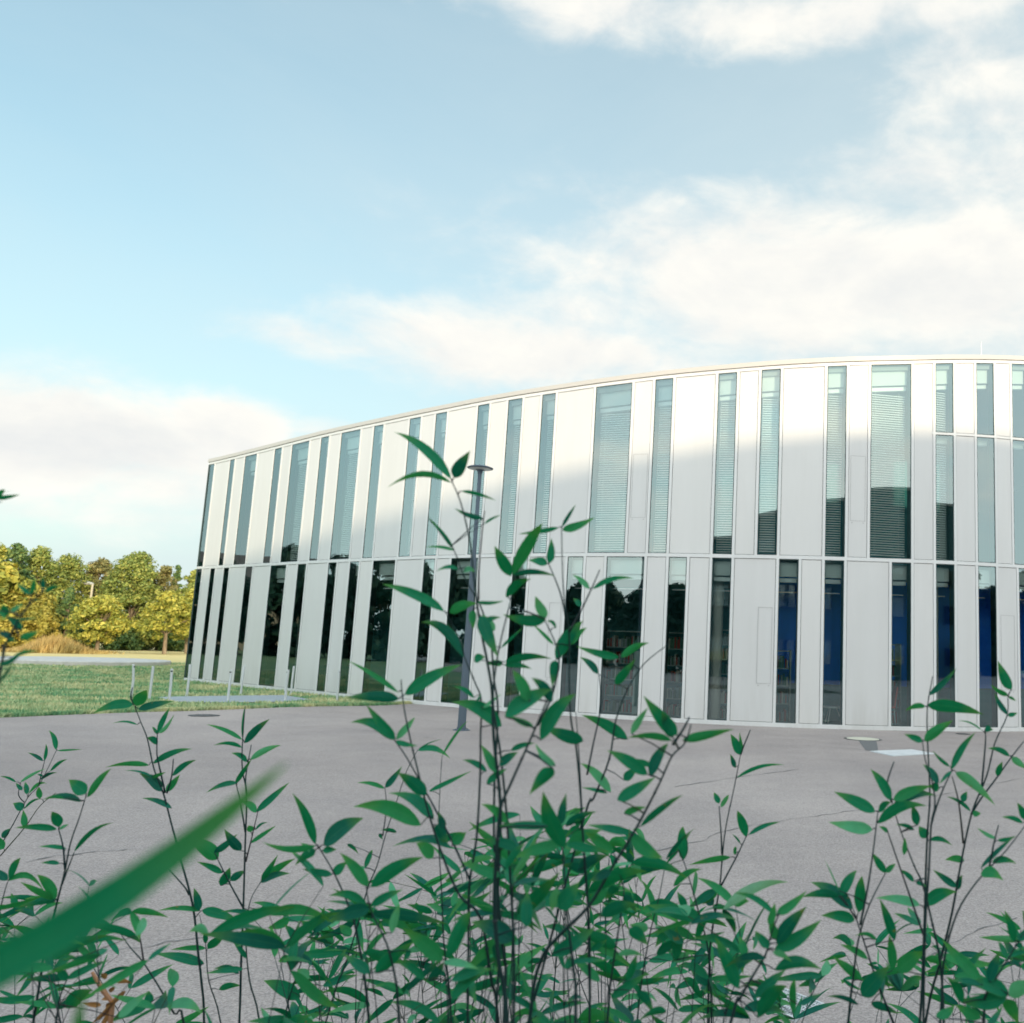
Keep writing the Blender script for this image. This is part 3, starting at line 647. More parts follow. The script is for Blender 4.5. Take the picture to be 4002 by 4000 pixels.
def tree(kind, x, y, h, w, m, label, trunk=.25, conic=False, dens=1.0, cat='tree', leaf=.16):
    t = thing(kind, (x, y, 0), label, cat, 'trees beyond the meadow' if cat == 'tree' else None)
    c0 = h * trunk; b = MB(); ch = h - c0
    clumps = []; n = int(85 * dens)
    for i in range(n):
        u = rt.random() ** .8; z = c0 + ch * u
        prof = (1 - u) ** .8 * (1.0 if u > .12 else .6 + u * 3) if conic else math.sin(math.pi * min(1, (u * .86 + .14)) ** .85) ** .6
        rr = w / 2 * prof * (rt.random() ** .45) * rt.uniform(.82, 1.12); a = rt.uniform(0, 6.283)
        clumps.append((Vector((x + rr * math.cos(a), y + rr * math.sin(a), z)), rt.uniform(.09, .16) * w * (.7 if conic else 1)))
    for c_, r_ in clumps:
        k = int(115 * max(.5, (r_ / .8) ** 1.2))
        for j in range(k):
            d = rv(); p = c_ + Vector((d.x * r_, d.y * r_, d.z * r_ * .72)) * rt.random() ** .4
            s = leaf * rt.uniform(.6, 1.3); nn = (d + rv() * .7 + Vector((0, 0, .3))).normalized(); a = nn.cross(rv())
            if a.length < .05: continue
            a = a.normalized() * s; c2 = nn.cross(a).normalized() * s * .55
            b.quad(p - a, p - c2, p + a, p + c2)
    m2 = MB(); top = h * .8; lean = Vector((rt.gauss(0, .15), 0, 0)); tr_ = .022 * w + .04
    m2.tube([(x, y, -.1), (x + lean.x * .3, y, c0), (x + lean.x, y, top)], [tr_ * 1.25, tr_, tr_ * .25], 9)
    for c_, r_ in clumps[::5]:
        z0 = min(c0 + (c_.z - c0) * .45, c_.z); m2.tube([(x + lean.x * z0 / top, y, z0), tuple(c_)], [tr_ * .4, tr_ * .1], 5)
    part(m2, 'trunk', M_bark, t); part(b, 'crown', m, t)
    return t
# (F px centre, base y, top y, crown width px, depth m, material, kind, label, conic, trunk)
def tpx(kind, px, ytop, wpx, dist, m, label, conic=False, trunk=.2, dens=1.0, leaf=.13, cat='tree'):
    d = ray(px, 2450); d = Vector((d.x, d.y, 0)).normalized() * dist
    h = EYE + ray(px, ytop).z / math.hypot(ray(px, ytop).x, ray(px, ytop).y) * dist
    dep = dist * math.cos(math.atan2(d.x, d.y) + 0) / 1.0
    tree(kind, d.x, d.y, h, wpx / FP * dist * .90, m, label, trunk, conic, dens, cat, leaf)
tpx('maple_tree', 390, 2335, 190, 76, T_yel, 'small yellow green tree right beside the distant lamp', trunk=.22, dens=1.2)
tpx('maple_tree', 655, 2325, 190, 76, T_yel, 'small yellow tree closest to the building corner', trunk=.24, dens=1.0)
tpx('maple_tree', 740, 2310, 150, 80, T_yel, 'yellow tree half hidden behind the glass corner of the building', trunk=.22)
tpx('broadleaf_tree', 505, 2172, 250, 88, T_grn, 'tallest broad green tree in the middle of the wood', trunk=.1, dens=1.8)
tpx('broadleaf_tree', 118, 2150, 190, 90, T_grn, 'rounded light green tree second from the left edge', trunk=.1, dens=1.5)
tpx('broadleaf_tree', 20, 2128, 140, 88, T_drk, 'dark tree top at the left edge of the picture', trunk=.1, dens=1.4)
tpx('broadleaf_tree', 235, 2178, 210, 92, T_grn, 'green tree left of the distant lamp with a ragged top', trunk=.1, dens=1.6)
tpx('broadleaf_tree', 365, 2190, 170, 94, T_oli, 'olive coloured tree behind the distant lamp', trunk=.1, dens=1.5)
tpx('spruce_tree', 255, 2300, 115, 80, T_drk, 'small dark conical tree at the foot of the wood', True, .05, 1.3)
tpx('spruce_tree', 527, 2155, 80, 98, T_drk, 'dark pointed spruce rising behind the tallest green tree', True, .05, 1.0)
tpx('spruce_tree', 668, 2212, 90, 96, T_drk, 'dark spruce top near the building corner', True, .05, 1.0)
tpx('broadleaf_tree', 622, 2222, 150, 90, T_oli, 'orange tinged olive tree behind the small yellow trees', trunk=.1, dens=1.4)
tpx('broadleaf_tree', 745, 2235, 150, 88, T_grn, 'green tree rising just beside the glass corner', trunk=.1, dens=1.3)
tpx('beech_tree', 60, 2290, 280, 80, T_gld, 'golden bush like tree at the left edge of the wood', trunk=.02, dens=1.8)
tpx('beech_tree', 165, 2380, 130, 78, T_gld, 'low golden tree beside the tall dry grass', trunk=.02, dens=1.0)
tpx('shrub', 455, 2430, 170, 86, T_drk, 'dark shrub under the tallest green tree', trunk=.0, dens=1.3, cat='shrub')
tpx('shrub', 560, 2400, 190, 90, T_drk, 'dark shrub between the two small yellow trees', trunk=.0, dens=1.3, cat='shrub')
tpx('shrub', 300, 2420, 180, 88, T_drk, 'dark shrub behind the distant lamp', trunk=.0, dens=1.3, cat='shrub')
tpx('shrub', 720, 2430, 170, 88, T_drk, 'dark shrub beside the building corner', trunk=.0, dens=1.2, cat='shrub')
tpx('shrub', 40, 2440, 220, 90, T_drk, 'dark shrub at the left edge behind the golden trees', trunk=.0, dens=1.3, cat='shrub')
for k in range(7):                                       # the wood continues to the left of the picture (seen in the windows)
    tpx('broadleaf_tree', -170 - 290 * k, 2130 + rt.uniform(-40, 50), 330, 84 + rt.uniform(-6, 6), [T_yel, T_grn, T_gld][k % 3], 'one of the trees of the wood further to the left', trunk=.06, dens=1.4, leaf=.24)
b = MB()
for k in range(16000):
    px = rt.gauss(225, 75); d = ray(px, 2450); d = Vector((d.x, d.y, 0)).normalized() * rt.uniform(71, 77)
    h = max(.2, rt.gauss(.62, .28) * math.exp(-((px - 225) / 130) ** 2)); a = rt.uniform(0, 6.28); w = .03
    b.tri((d.x - w * math.cos(a), d.y - w * math.sin(a), 0), (d.x + w * math.cos(a), d.y + w * math.sin(a), 0), (d.x + rt.gauss(0, .25), d.y, h))
solo(b, 'tall_grass', leafmat('dry_grass', [(0, (.30, .20, .08)), (.5, (.48, .36, .14)), (1, (.62, .50, .24))]), 'tall dry golden grass at the edge of the wood', 'grass', kind='stuff')
# ------------------------------------------------------------------ the buildings behind the photographer: they shade the forecourt and show in the glass
M_off = mat('office_wall', (.02, .10, .11), .7)
roofline = [(-14, 8.6), (-8, 8.9), (-3, 9.7), (2, 10.7), (8, 11.2), (13, 11.5), (18, 12.1), (24, 12.9), (32, 13.6), (66, 15.0)]
ob_ = thing('office_building', (8, -18, 0), 'flat grey building across the forecourt, mirrored in the windows', 'building')
b = MB()
for (xa, za), (xb, zb_) in zip(roofline[:-1], roofline[1:]):
    b.hexa([(xa, -27, 0), (xb, -27, 0), (xb, -15, 0), (xa, -15, 0), (xa, -27, za), (xb, -27, zb_), (xb, -15, zb_), (xa, -15, za)])
part(b, 'wall', M_off, ob_)
b = MB()
for (xa, za), (xb, zb_) in zip(roofline[:-1], roofline[1:]):
    b.hexa([(xa, -27.2, za + .003), (xb, -27.2, zb_ + .003), (xb, -14.8, zb_ + .003), (xa, -14.8, za + .003), (xa, -27.2, za + .2), (xb, -27.2, zb_ + .2), (xb, -14.8, zb_ + .2), (xa, -14.8, za + .2)])
part(b, 'roof', M_coping, ob_)
for k in range(34):
    xx = -12 + k * 2.2
    for z in (1.0, 4.4, 7.4 if xx > -9 else None):
        if z is None: continue
        b = MB(); b.box(xx, xx + 1.3, -14.97, -14.9, z, z + 1.5); wn = part(b, 'window', M_gasket, ob_)
        b = MB(); b.box(xx + .06, xx + 1.24, -14.9, -14.89, z + .06, z + 1.44); part(b, 'pane', M_glass, ob_, under=wn)
ho = thing('house', (-84, 40, 0), 'tan gabled house beyond the left of the picture, mirrored in the windows', 'house')
M_tan = mat('tan_plaster', (.55, .42, .30), .8)
b = MB(); b.box(-90, -80, 36, 46, 0, 6.2); part(b, 'wall', M_tan, ho)
b = MB(); v = [(-90.5, 35.5, 6.2), (-79.5, 35.5, 6.2), (-79.5, 46.5, 6.2), (-90.5, 46.5, 6.2), (-85, 35.5, 9.6), (-85, 46.5, 9.6)]
b.v = v; b.f = [(0, 1, 4), (2, 3, 5), (1, 2, 5, 4), (3, 0, 4, 5), (0, 3, 2, 1)]; b.mi = [0] * 5; part(b, 'roof', mat('roof_tile', (.16, .13, .12), .8), ho)
for yy in (37, 40.5, 44):
    b = MB(); b.box(-79.99, -79.9, yy, yy + 1.1, 1.2, 2.6); part(b, 'window', M_gasket, ho)
for k in range(9):
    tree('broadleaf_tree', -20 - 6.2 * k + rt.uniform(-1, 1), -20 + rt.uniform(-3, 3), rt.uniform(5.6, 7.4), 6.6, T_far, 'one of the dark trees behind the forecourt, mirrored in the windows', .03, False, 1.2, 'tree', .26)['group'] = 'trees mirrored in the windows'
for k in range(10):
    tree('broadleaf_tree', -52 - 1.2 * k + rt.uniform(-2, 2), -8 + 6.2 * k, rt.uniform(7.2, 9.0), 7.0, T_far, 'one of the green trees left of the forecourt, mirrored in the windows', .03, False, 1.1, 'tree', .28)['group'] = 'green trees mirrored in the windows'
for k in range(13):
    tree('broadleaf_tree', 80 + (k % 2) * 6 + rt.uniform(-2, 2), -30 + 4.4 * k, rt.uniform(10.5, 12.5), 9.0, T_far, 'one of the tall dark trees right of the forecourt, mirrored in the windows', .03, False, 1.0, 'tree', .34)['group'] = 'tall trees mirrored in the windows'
# ------------------------------------------------------------------ bamboo
def bamboo_leaf_mat():
    m = bpy.data.materials.new('bamboo_leaf'); m.use_nodes = True; nt = m.node_tree; N = nt.nodes; L = nt.links; b_ = N['Principled BSDF']
    g_ = N.new('ShaderNodeNewGeometry'); uv = N.new('ShaderNodeUVMap'); s = N.new('ShaderNodeSeparateXYZ'); L.new(uv.outputs[0], s.inputs[0])
    c = ramp(m, g_.outputs['Random Per Island'], [(0, (.002, .085, .072)), (.30, (.003, .14, .10)), (.60, (.005, .20, .098)), (.80, (.03, .27, .085)), (.90, (.12, .40, .09)), (.94, (.07, .38, .28)), (.98, (.24, .52, .42)), (1, (.45, .42, .10))])
    tip = ramp(m, s.outputs[1], [(.55, (0, 0, 0)), (1, (.55, .55, .55))]); c = mix(m, tip, c, (.14, .32, .03))
    mid = N.new('ShaderNodeMath'); mid.operation = 'ABSOLUTE'; sb = N.new('ShaderNodeMath'); sb.operation = 'SUBTRACT'; L.new(s.outputs[0], sb.inputs[0]); sb.inputs[1].default_value = .5; L.new(sb.outputs[0], mid.inputs[0])
    c = mix(m, ramp(m, mid.outputs[0], [(0, (.22, .22, .22)), (.03, (0, 0, 0))]), c, (.10, .34, .16))
    c = mix(m, ramp(m, mid.outputs[0], [(.44, (0, 0, 0)), (.5, (.35, .35, .35))]), c, (.10, .30, .06))
    sp_ = nz(m, 38, 3, .55); c = mix(m, ramp(m, sp_, [(.70, (0, 0, 0)), (.76, (.75, .75, .75))]), c, (.20, .16, .04))
    wv = N.new('ShaderNodeTexWave'); wv.inputs['Scale'].default_value = 7; L.new(uv.outputs[0], wv.inputs[0])
    wv.bands_direction = 'X'; c = mix(m, .12, c, wv.outputs[0], 'OVERLAY')
    mot = nz(m, 55, 5, .7); c = mix(m, .35, c, ramp(m, mot, [(.3, (.7, .75, .75)), (.7, (1.25, 1.2, 1.1))]), 'MULTIPLY')
    L.new(c, b_.inputs['Base Color']); b_.inputs['Roughness'].default_value = .5; b_.inputs['Specular IOR Level'].default_value = .20
    bp = N.new('ShaderNodeBump'); bp.inputs['Strength'].default_value = .25; bp.inputs['Distance'].default_value = .001; L.new(wv.outputs[0], bp.inputs['Height']); L.new(bp.outputs[0], b_.inputs['Normal'])
    tr = N.new('ShaderNodeBsdfTranslucent'); tc = mix(m, 1.0, c, (1.6, 1.5, .7), 'MULTIPLY'); L.new(tc, tr.inputs[0])
    mx = N.new('ShaderNodeMixShader'); mx.inputs[0].default_value = .30; L.new(b_.outputs[0], mx.inputs[1]); L.new(tr.outputs[0], mx.inputs[2]); L.new(mx.outputs[0], N['Material Output'].inputs[0])
    return m
M_leaf = bamboo_leaf_mat()
M_culm = mat('bamboo_culm', (.05, .06, .06), .5, 0, .2)
gm = M_culm.node_tree.nodes.new('ShaderNodeNewGeometry')
setc(M_culm, mix(M_culm, .6, ramp(M_culm, gm.outputs['Random Per Island'], [(0, (.008, .035, .045)), (.6, (.018, .05, .05)), (.85, (.05, .045, .055)), (1, (.05, .09, .03))]), ramp(M_culm, nz(M_culm, 25, stretch=(1, 1, .25)), [(.3, (.5, .5, .5)), (.7, (1, 1, 1))]), 'MULTIPLY'))
rb = random.Random(5)
PROF = [(0, .05), (.04, .38), (.10, .68), (.19, .93), (.30, 1.0), (.44, .95), (.58, .80), (.72, .57), (.85, .31), (.94, .12), (1, .01)]
def leaf(b, base, tip, width, tilt=None, droop=None, fold=None, tw=None, pw=1.0):
    base, tip = Vector(base), Vector(tip); ax = tip - base; ln = ax.length
    if ln < 1e-4: return
    ax.normalize(); view = ((base + tip) / 2 - EYEP).normalized()
    side_ = ax.cross(view)
    if side_.length < .05: side_ = ax.cross(Vector((0, 0, 1)))
    side_.normalize(); nn = side_.cross(ax).normalized()
    tilt = rb.uniform(-.5, .5) if tilt is None else tilt
    wv_ = side_ * math.cos(tilt) + nn * math.sin(tilt); nr = wv_.cross(ax).normalized()
    if nr.z < 0: nr = -nr
    droop = (rb.gauss(.05, .05) if droop is None else droop) * ln; fold = rb.uniform(.05, .30) if fold is None else fold
    side_b = rb.gauss(0, .03) * ln; hw = width / 2 / max(.75, math.cos(tilt)); tw = rb.uniform(-.5, .5) if tw is None else tw
    i0 = len(b.v)
    for (t, w) in PROF:
        w = w ** pw
        c_ = base + ax * ln * t + Vector((0, 0, 1)) * droop * (4 * t * (1 - t)) + wv_ * side_b * math.sin(t * 3.14)
        a = tw * (t - .3); ww = wv_ * math.cos(a) + nr * math.sin(a); n2 = nr * math.cos(a) - wv_ * math.sin(a)
        for k, s_ in enumerate((-1, -.5, 0, .5, 1)):
            b.v.append(tuple(c_ + ww * (hw * w * s_) + n2 * (abs(s_) * hw * w * fold))); b.uv.append((.5 + .5 * s_, t))
    for i in range(len(PROF) - 1):
        for k in range(4):
            q_ = i0 + i * 5 + k; b.f.append((q_, q_ + 1, q_ + 6, q_ + 5)); b.mi.append(0)
def cv(crop, x, y):
    if crop == 'A': return x / 1.3793, 2600 + y / 1.3793
    if crop == 'B': return 1300 + x / 1.3793, 2600 + y / 1.3793
    if crop == 'C': return 2600 + x / 1.378, 2600 + y / 1.378
    if crop == 'D': return 1300 + x / 1.6092, 1600 + y / 1.6092
    if crop == 'E': return x / 1.931, 1900 + y / 1.931
SC = {'A': 1.3793, 'B': 1.3793, 'C': 1.378, 'D': 1.6092, 'E': 1.931}
def extend(P):
    """carry the traced stem on down to the planting bed"""
    a, z = P[-2], P[-1]; d = (z - a); d.normalize()
    if d.z > -.75: d = (d + Vector((0, 0, -1.6))).normalized()
    d.x *= .6; d.y = abs(d.y) * .3 + .02; d.z = -abs(d.z); d.normalize()
    g1 = z + d * (z.z / -d.z) if z.z > 0 else z
    return P + [z.lerp(g1, .35) + Vector((rb.gauss(0, .01), 0, 0)), z.lerp(g1, .7), Vector((g1.x, g1.y, -.02))]
def smooth_line(P, k=4):
    out = []
    for i in range(len(P) - 1):
        p0, p1, p2, p3 = P[max(i - 1, 0)], P[i], P[i + 1], P[min(i + 2, len(P) - 1)]
        for j in range(k):
            t = j / k; out.append(.5 * ((2 * p1) + (p2 - p0) * t + (2 * p0 - 5 * p1 + 4 * p2 - p3) * t * t + (3 * p1 - p0 - 3 * p2 + p3) * t ** 3))
    out.append(P[-1]); return out
SH = []                                     # shoots: dict(main stem 3D, label, group, twigs, leaves)
def shoot(crop, pts, depth, label, rad=.0026, taper=True, d1=None, root=True, group=None):
    P = []
    for i, (x, y) in enumerate(pts):
        fx, fy_ = cv(crop, x, y) if crop else (x, y)
        P.append(at(fx, fy_, depth + ((d1 or depth) - depth) * i / max(1, len(pts) - 1)))
    Q = extend(P) if root else P
    s = dict(P=smooth_line(Q), label=label, rad=rad, twigs=[], leaves=[], group=group, d=depth, spikes=[]); SH.append(s); return s
def twig(s, crop, pts, depth=None):
    P = [at(*cv(crop, x, y), depth or s['d']) for x, y in pts]; s['twigs'].append(smooth_line(P)); return s
def nearest(s, p):
    best = None
    for L_ in [s['P']] + s['twigs']:
        for q_ in L_:
            d = (q_ - p).length
            if best is None or d < best[0]: best = (d, q_)
    return best
def lv(s, crop, items, dd=.0):
    for (bx, by, tx, ty, w) in items:
        fb = cv(crop, bx, by); ft = cv(crop, tx, ty); d = s['d'] + dd
        p = at(*fb, d); nr = nearest(s, p)
        if nr[0] > .0: # put the leaf base at the depth of the wood it grows from
            dq = (nr[1] - EYEP).dot(F0); d = dq + rb.uniform(-.01, .01) + dd; p = at(*fb, d)
        ln = math.hypot(ft[0] - fb[0], ft[1] - fb[1]) / FP * d
        q_ = at(*ft, d + rb.uniform(-.45, .45) * ln)
        s['leaves'].append((p, q_, w / SC[crop] / FP * d * .82))
        nr = nearest(s, p)
        if nr[0] > .006: s['spikes'].append((nr[1], p))
def emit(s):
    base = s['P'][-1]; t = thing('bamboo_shoot', (base.x, base.y, 0), s['label'], 'bamboo', s['group'])
    b = MB(); n = len(s['P']); rad = [s['rad'] * .88 * (.35 + .65 * min(1, (i / n) * 1.6)) for i in range(n)]
    L_ = s['P']; b.tube(L_, rad, 7)
    acc = 0                                   # nodes
    for i in range(1, n - 1):
        acc += (L_[i] - L_[i - 1]).length
        if acc > .11:
            acc = 0; d = (L_[i + 1] - L_[i - 1]).normalized(); b.tube([L_[i] - d * .002, L_[i], L_[i] + d * .002], [rad[i] * 1.02, rad[i] * 1.5, rad[i] * 1.02], 7)
    for T in s['twigs']:
        k = len(T); b.tube(T, [s['rad'] * (.35 + .45 * i / k) for i in range(k)], 6)
    for a, c_ in s['spikes']: b.tube([a, a.lerp(c_, .5) + Vector((0, 0, .002)), c_], [s['rad'] * .45, s['rad'] * .35, s['rad'] * .3], 5)
    part(b, 'culm', M_culm, t, smooth=True)
    b = MB(); b.uv = []
    for l in s['leaves']: leaf(b, *l[:3], **(l[3] if len(l) > 3 else {}))
    part(b, 'foliage', M_leaf, t, smooth=True)
# traced shoots: positions measured in the photograph, each at its own distance
# --- centre
s = shoot('D', [(750, 455), (800, 570), (840, 720), (868, 860), (882, 1000), (905, 1200), (935, 1400), (975, 1600)] + [(1003, 1784), (1014, 2075), (1056, 2508), (1040, 3030), (1078, 3450), (1085, 3680)], 1.42, 'tallest bamboo shoot, its top leaves reaching beside the street lamp', .0030)
s['d'] = 1.42
lv(s, 'D', [(745, 440, 388, 145, 78), (745, 462, 345, 492, 52), (765, 432, 865, 262, 98), (810, 515, 1030, 577, 30), (790, 1005, 650, 1022, 34), (820, 1020, 900, 1025, 42), (905, 1215, 1080, 1205, 30), (930, 1300, 1040, 1560, 105), (910, 1375, 1060, 1310, 50), (880, 1265, 885, 1385, 58)])
lv(s, 'B', [(940, 850, 800, 750, 60), (1000, 990, 810, 940, 70), (900, 1140, 695, 1060, 75), (970, 1480, 745, 1385, 125), (880, 1500, 890, 1650, 66), (880, 580, 800, 430, 60), (900, 540, 1000, 470, 60), (830, 640, 940, 560, 46), (960, 460, 1090, 420, 38)])
s = shoot('D', [(605, 690), (690, 790), (762, 885), (805, 1000), (850, 1100), (925, 1225), (975, 1380), (1000, 1500), (1015, 1700), (1040, 1900)] + [(1020, 2300), (1015, 2700), (1030, 3100), (1040, 3600)], 1.5, 'bamboo shoot left of the street lamp bending over to the left', .0022)
lv(s, 'D', [(760, 882, 600, 680, 32), (762, 888, 585, 868, 26), (945, 688, 765, 622, 40), (955, 720, 1060, 665, 20), (1060, 1500, 1200, 1370, 25), (1020, 1390, 940, 1290, 60), (890, 1580, 960, 1560, 68), (1085, 1590, 1380, 1570, 60), (1080, 1610, 1255, 1635, 45), (1070, 1600, 960, 1600, 50)])
twig(s, 'D', [(957, 640), (940, 760), (920, 1000), (918, 1200)]); 
s = shoot('D', [(1440, 745), (1445, 1000), (1458, 1200), (1488, 1420), (1487, 1700), (1500, 1960), (1530, 2110), (1560, 2430), (1580, 2780), (1612, 3240), (1616, 3830)], 1.5, 'upright bamboo shoot with three leaves on top right of the lamp', .0024)
twig(s, 'D', [(1360, 975), (1430, 1150), (1466, 1300)])
twig(s, 'D', [(1680, 1010), (1625, 1135), (1560, 1270), (1488, 1400)])
lv(s, 'D', [(1420, 745, 1165, 785, 38), (1445, 760, 1650, 680, 66), (1441, 740, 1530, 600, 28), (1350, 975, 1228, 950, 66), (1362, 970, 1375, 810, 62), (1615, 1130, 1510, 1040, 44), (1635, 1130, 1895, 1065, 44), (1560, 1240, 1515, 1190, 42), (1405, 1570, 1575, 1330, 105), (1500, 1480, 1600, 1375, 55), (1390, 1480, 1250, 1345, 28)])
lv(s, 'B', [(1350, 410, 1140, 335, 85), (1270, 970, 1450, 890, 80), (1320, 1110, 1490, 1025, 75), (1255, 870, 1425, 790, 50)])
s = shoot('D', [(1138, 1045), (1120, 1200), (1070, 1400), (1030, 1600), (1010, 1850), (1060, 2200), (1110, 2800), (1140, 3800)], 1.45, 'bamboo shoot with a wide fan of leaves right of the lamp post', .0024)
lv(s, 'D', [(1120, 1050, 1018, 860, 92), (1135, 1040, 1320, 720, 98), (1140, 1042, 1400, 1050, 46), (1090, 1180, 1250, 1070, 70), (1340, 1325, 1070, 1290, 90), (1340, 1315, 1275, 1175, 76)], )
twig(s, 'D', [(1335, 1330), (1400, 1470), (1425, 1580), (1380, 1800), (1290, 1990)])
lv(s, 'D', [(1405, 1375, 1345, 1335, 28), (1400, 1580, 1380, 1750, 78)])
s = shoot('D', [(715, 1285), (800, 1450), (830, 1560), (900, 1730), (935, 1830), (930, 2060), (928, 2300), (905, 2700), (860, 3000), (855, 3400), (850, 3830)], 1.5, 'bamboo shoot in front of the foot of the lamp post', .0024)
lv(s, 'D', [(700, 1272, 310, 1100, 76), (735, 1280, 910, 1222, 78), (825, 1558, 555, 1340, 84), (890, 1815, 755, 1745, 38), (905, 1840, 935, 1790, 20), (945, 1880, 1060, 1790, 30)])
lv(s, 'B', [(910, 330, 640, 200, 98), (830, 572, 700, 512, 40), (505, 700, 350, 582, 1)][:2])
# --- stem at F 1579
s = shoot('D', [(430, 1700), (440, 1810), (470, 1990), (545, 2310), (610, 2560), (700, 2830), (800, 3060), (930, 3200), (1000, 3600), (1040, 3830)], 1.5, 'leaning bamboo shoot whose upper leaves cross the grass edge', .0028)
lv(s, 'D', [(455, 1795, 815, 1605, 102), (410, 1780, 90, 1580, 40), (415, 1822, 80, 1815, 86)])
twig(s, 'B', [(330, 400), (400, 500), (500, 680), (560, 790), (650, 960), (740, 1160)]); 
lv(s, 'B', [(335, 400, 180, 210, 62), (330, 402, 95, 310, 70), (345, 400, 445, 280, 45), (340, 410, 458, 435, 35), (505, 700, 350, 580, 85), (545, 830, 300, 690, 80), (475, 862, 110, 765, 105), (540, 1040, 450, 960, 82), (640, 985, 415, 960, 35), (650, 965, 720, 900, 68), (600, 880, 570, 790, 50), (560, 860, 620, 980, 80)])
s = shoot('B', [(460, 455), (400, 570), (340, 750), (290, 900), (240, 1080), (190, 1200), (130, 1420), (60, 1640), (0, 1800)], 1.95, 'thin bamboo shoot behind the leaning one, left of centre', .002)
twig(s, 'B', [(282, 665), (290, 770), (270, 920)])
lv(s, 'B', [(460, 460, 635, 505, 42), (280, 665, 130, 635, 28), (285, 660, 375, 545, 42), (345, 900, 260, 890, 26), (175, 1095, 215, 995, 34), (175, 1090, 110, 1130, 30), (80, 965, 140, 1020, 24), (250, 910, 270, 940, 20), (460, 455, 590, 400, 8)])
s = shoot('B', [(180, 1190), (205, 1320), (290, 1500), (340, 1700), (360, 1931)], 1.45, 'bamboo shoot with long flat leaves left of the centre clump', .0027)
lv(s, 'B', [(205, 1195, 490, 1035, 95), (190, 1192, 40, 1012, 72), (200, 1310, -30, 1385, 95), (185, 1290, -20, 1245, 58), (207, 1297, 380, 1210, 58), (320, 1445, 360, 1290, 55), (230, 1660, 440, 1490, 90), (200, 1660, 60, 1560, 70), (420, 1540, 380, 1600, 40)])
s = shoot('B', [(605, 1590), (612, 1700), (625, 1931)], 1.35, 'bamboo shoot with three broad leaves low in front, left of centre', .0028)
lv(s, 'B', [(610, 1580, 745, 1330, 95), (592, 1590, 380, 1420, 105), (515, 1705, 600, 1600, 60), (495, 1690, 340, 1600, 56), (640, 1700, 860, 1640, 70), (600, 1600, 790, 1640, 50), (640, 1800, 810, 1660, 80)])
s = shoot('B', [(585, 560), (575, 750), (572, 950), (588, 1230), (600, 1500), (640, 1931)], 1.85, 'slim straight bamboo shoot left of the darkest stem', .002)
lv(s, 'B', [(520, 680, 750, 570, 30), (590, 490, 730, 300, 18), (610, 1225, 850, 1160, 44), (640, 1310, 860, 1215, 60), (540, 1335, 400, 1290, 44), (590, 1330, 500, 1290, 40), (575, 960, 700, 900, 46)])
s = shoot('B', [(1190, 110), (1110, 300), (1040, 460), (960, 640), (905, 775), (885, 1000), (872, 1300), (900, 1620), (940, 1931)], 1.3, 'darkest thick bamboo shoot in the middle forking to the right', .0036)
lv(s, 'D', [(1085, 1935, 1380, 1760, 128), (1230, 1835, 1130, 1640, 92), (1380, 1840, 1250, 1690, 80), (1310, 2080, 1530, 1790, 120)])
lv(s, 'B', [(960, 1045, 1220, 960, 1)][:0] + [(930, 1100, 1040, 960, 50), (1200, 545, 1090, 420, 45), (1190, 560, 1060, 700, 88), (1045, 1412, 1050, 1225, 85), (1160, 870, 870, 872, 56), (1080, 330, 940, 270, 40)])
s = shoot('B', [(1240, 985), (1250, 1150), (1270, 1400), (1300, 1650), (1310, 1931)], 1.35, 'bamboo shoot with one leaf pointing straight up at the centre', .003)
lv(s, 'B', [(1250, 985, 1135, 680, 112), (1225, 975, 965, 1045, 82), (1230, 860, 1260, 690, 58), (1265, 965, 1500, 1010, 60), (1220, 1310, 1330, 1170, 115), (1210, 1200, 1180, 1330, 60), (1260, 1640, 1280, 1560, 40), (1270, 1600, 1480, 1590, 34), (1180, 1560, 1420, 1410, 96)])
s = shoot('B', [(1310, 250), (1325, 430), (1340, 700), (1355, 1000), (1375, 1300), (1382, 1600), (1385, 1931)], 1.6, 'straight thin bamboo shoot right of the middle', .0022)
lv(s, 'B', [(1335, 880, 1255, 930, 50), (1380, 1290, 1560, 1100, 100), (1370, 1120, 1230, 1080, 60), (1350, 1250, 1200, 1240, 60), (1390, 1540, 1480, 1480, 40)])
s = shoot('D', [(2110, 1480), (1960, 1600), (1855, 1760), (1780, 1960), (1740, 2200), (1640, 2450), (1560, 2640)], 1.6, 'bamboo shoot reaching up before the widest window', .0024, d1=1.6)
s['P'] = s['P']
lv(s, 'D', [(1800, 1560, 1530, 1490, 60), (1812, 1560, 1990, 1470, 60), (1670, 1665, 1555, 1560, 54), (1780, 1732, 1905, 1570, 70)])
twig(s, 'D', [(1675, 1670), (1690, 1850), (1640, 2100), (1600, 2300)])
lv(s, 'B', [(1590, 400, 1340, 270, 75), (1500, 685, 1335, 530, 60), (1480, 690, 1340, 660, 26), (1570, 620, 1640, 560, 60)])
s = shoot('B', [(1932, 320), (1900, 420), (1830, 490), (1770, 620), (1700, 760), (1610, 925), (1500, 1100), (1380, 1300), (1220, 1460), (1120, 1600), (1060, 1931)], 1.38, 'long bamboo shoot slanting down from right to left', .0032)
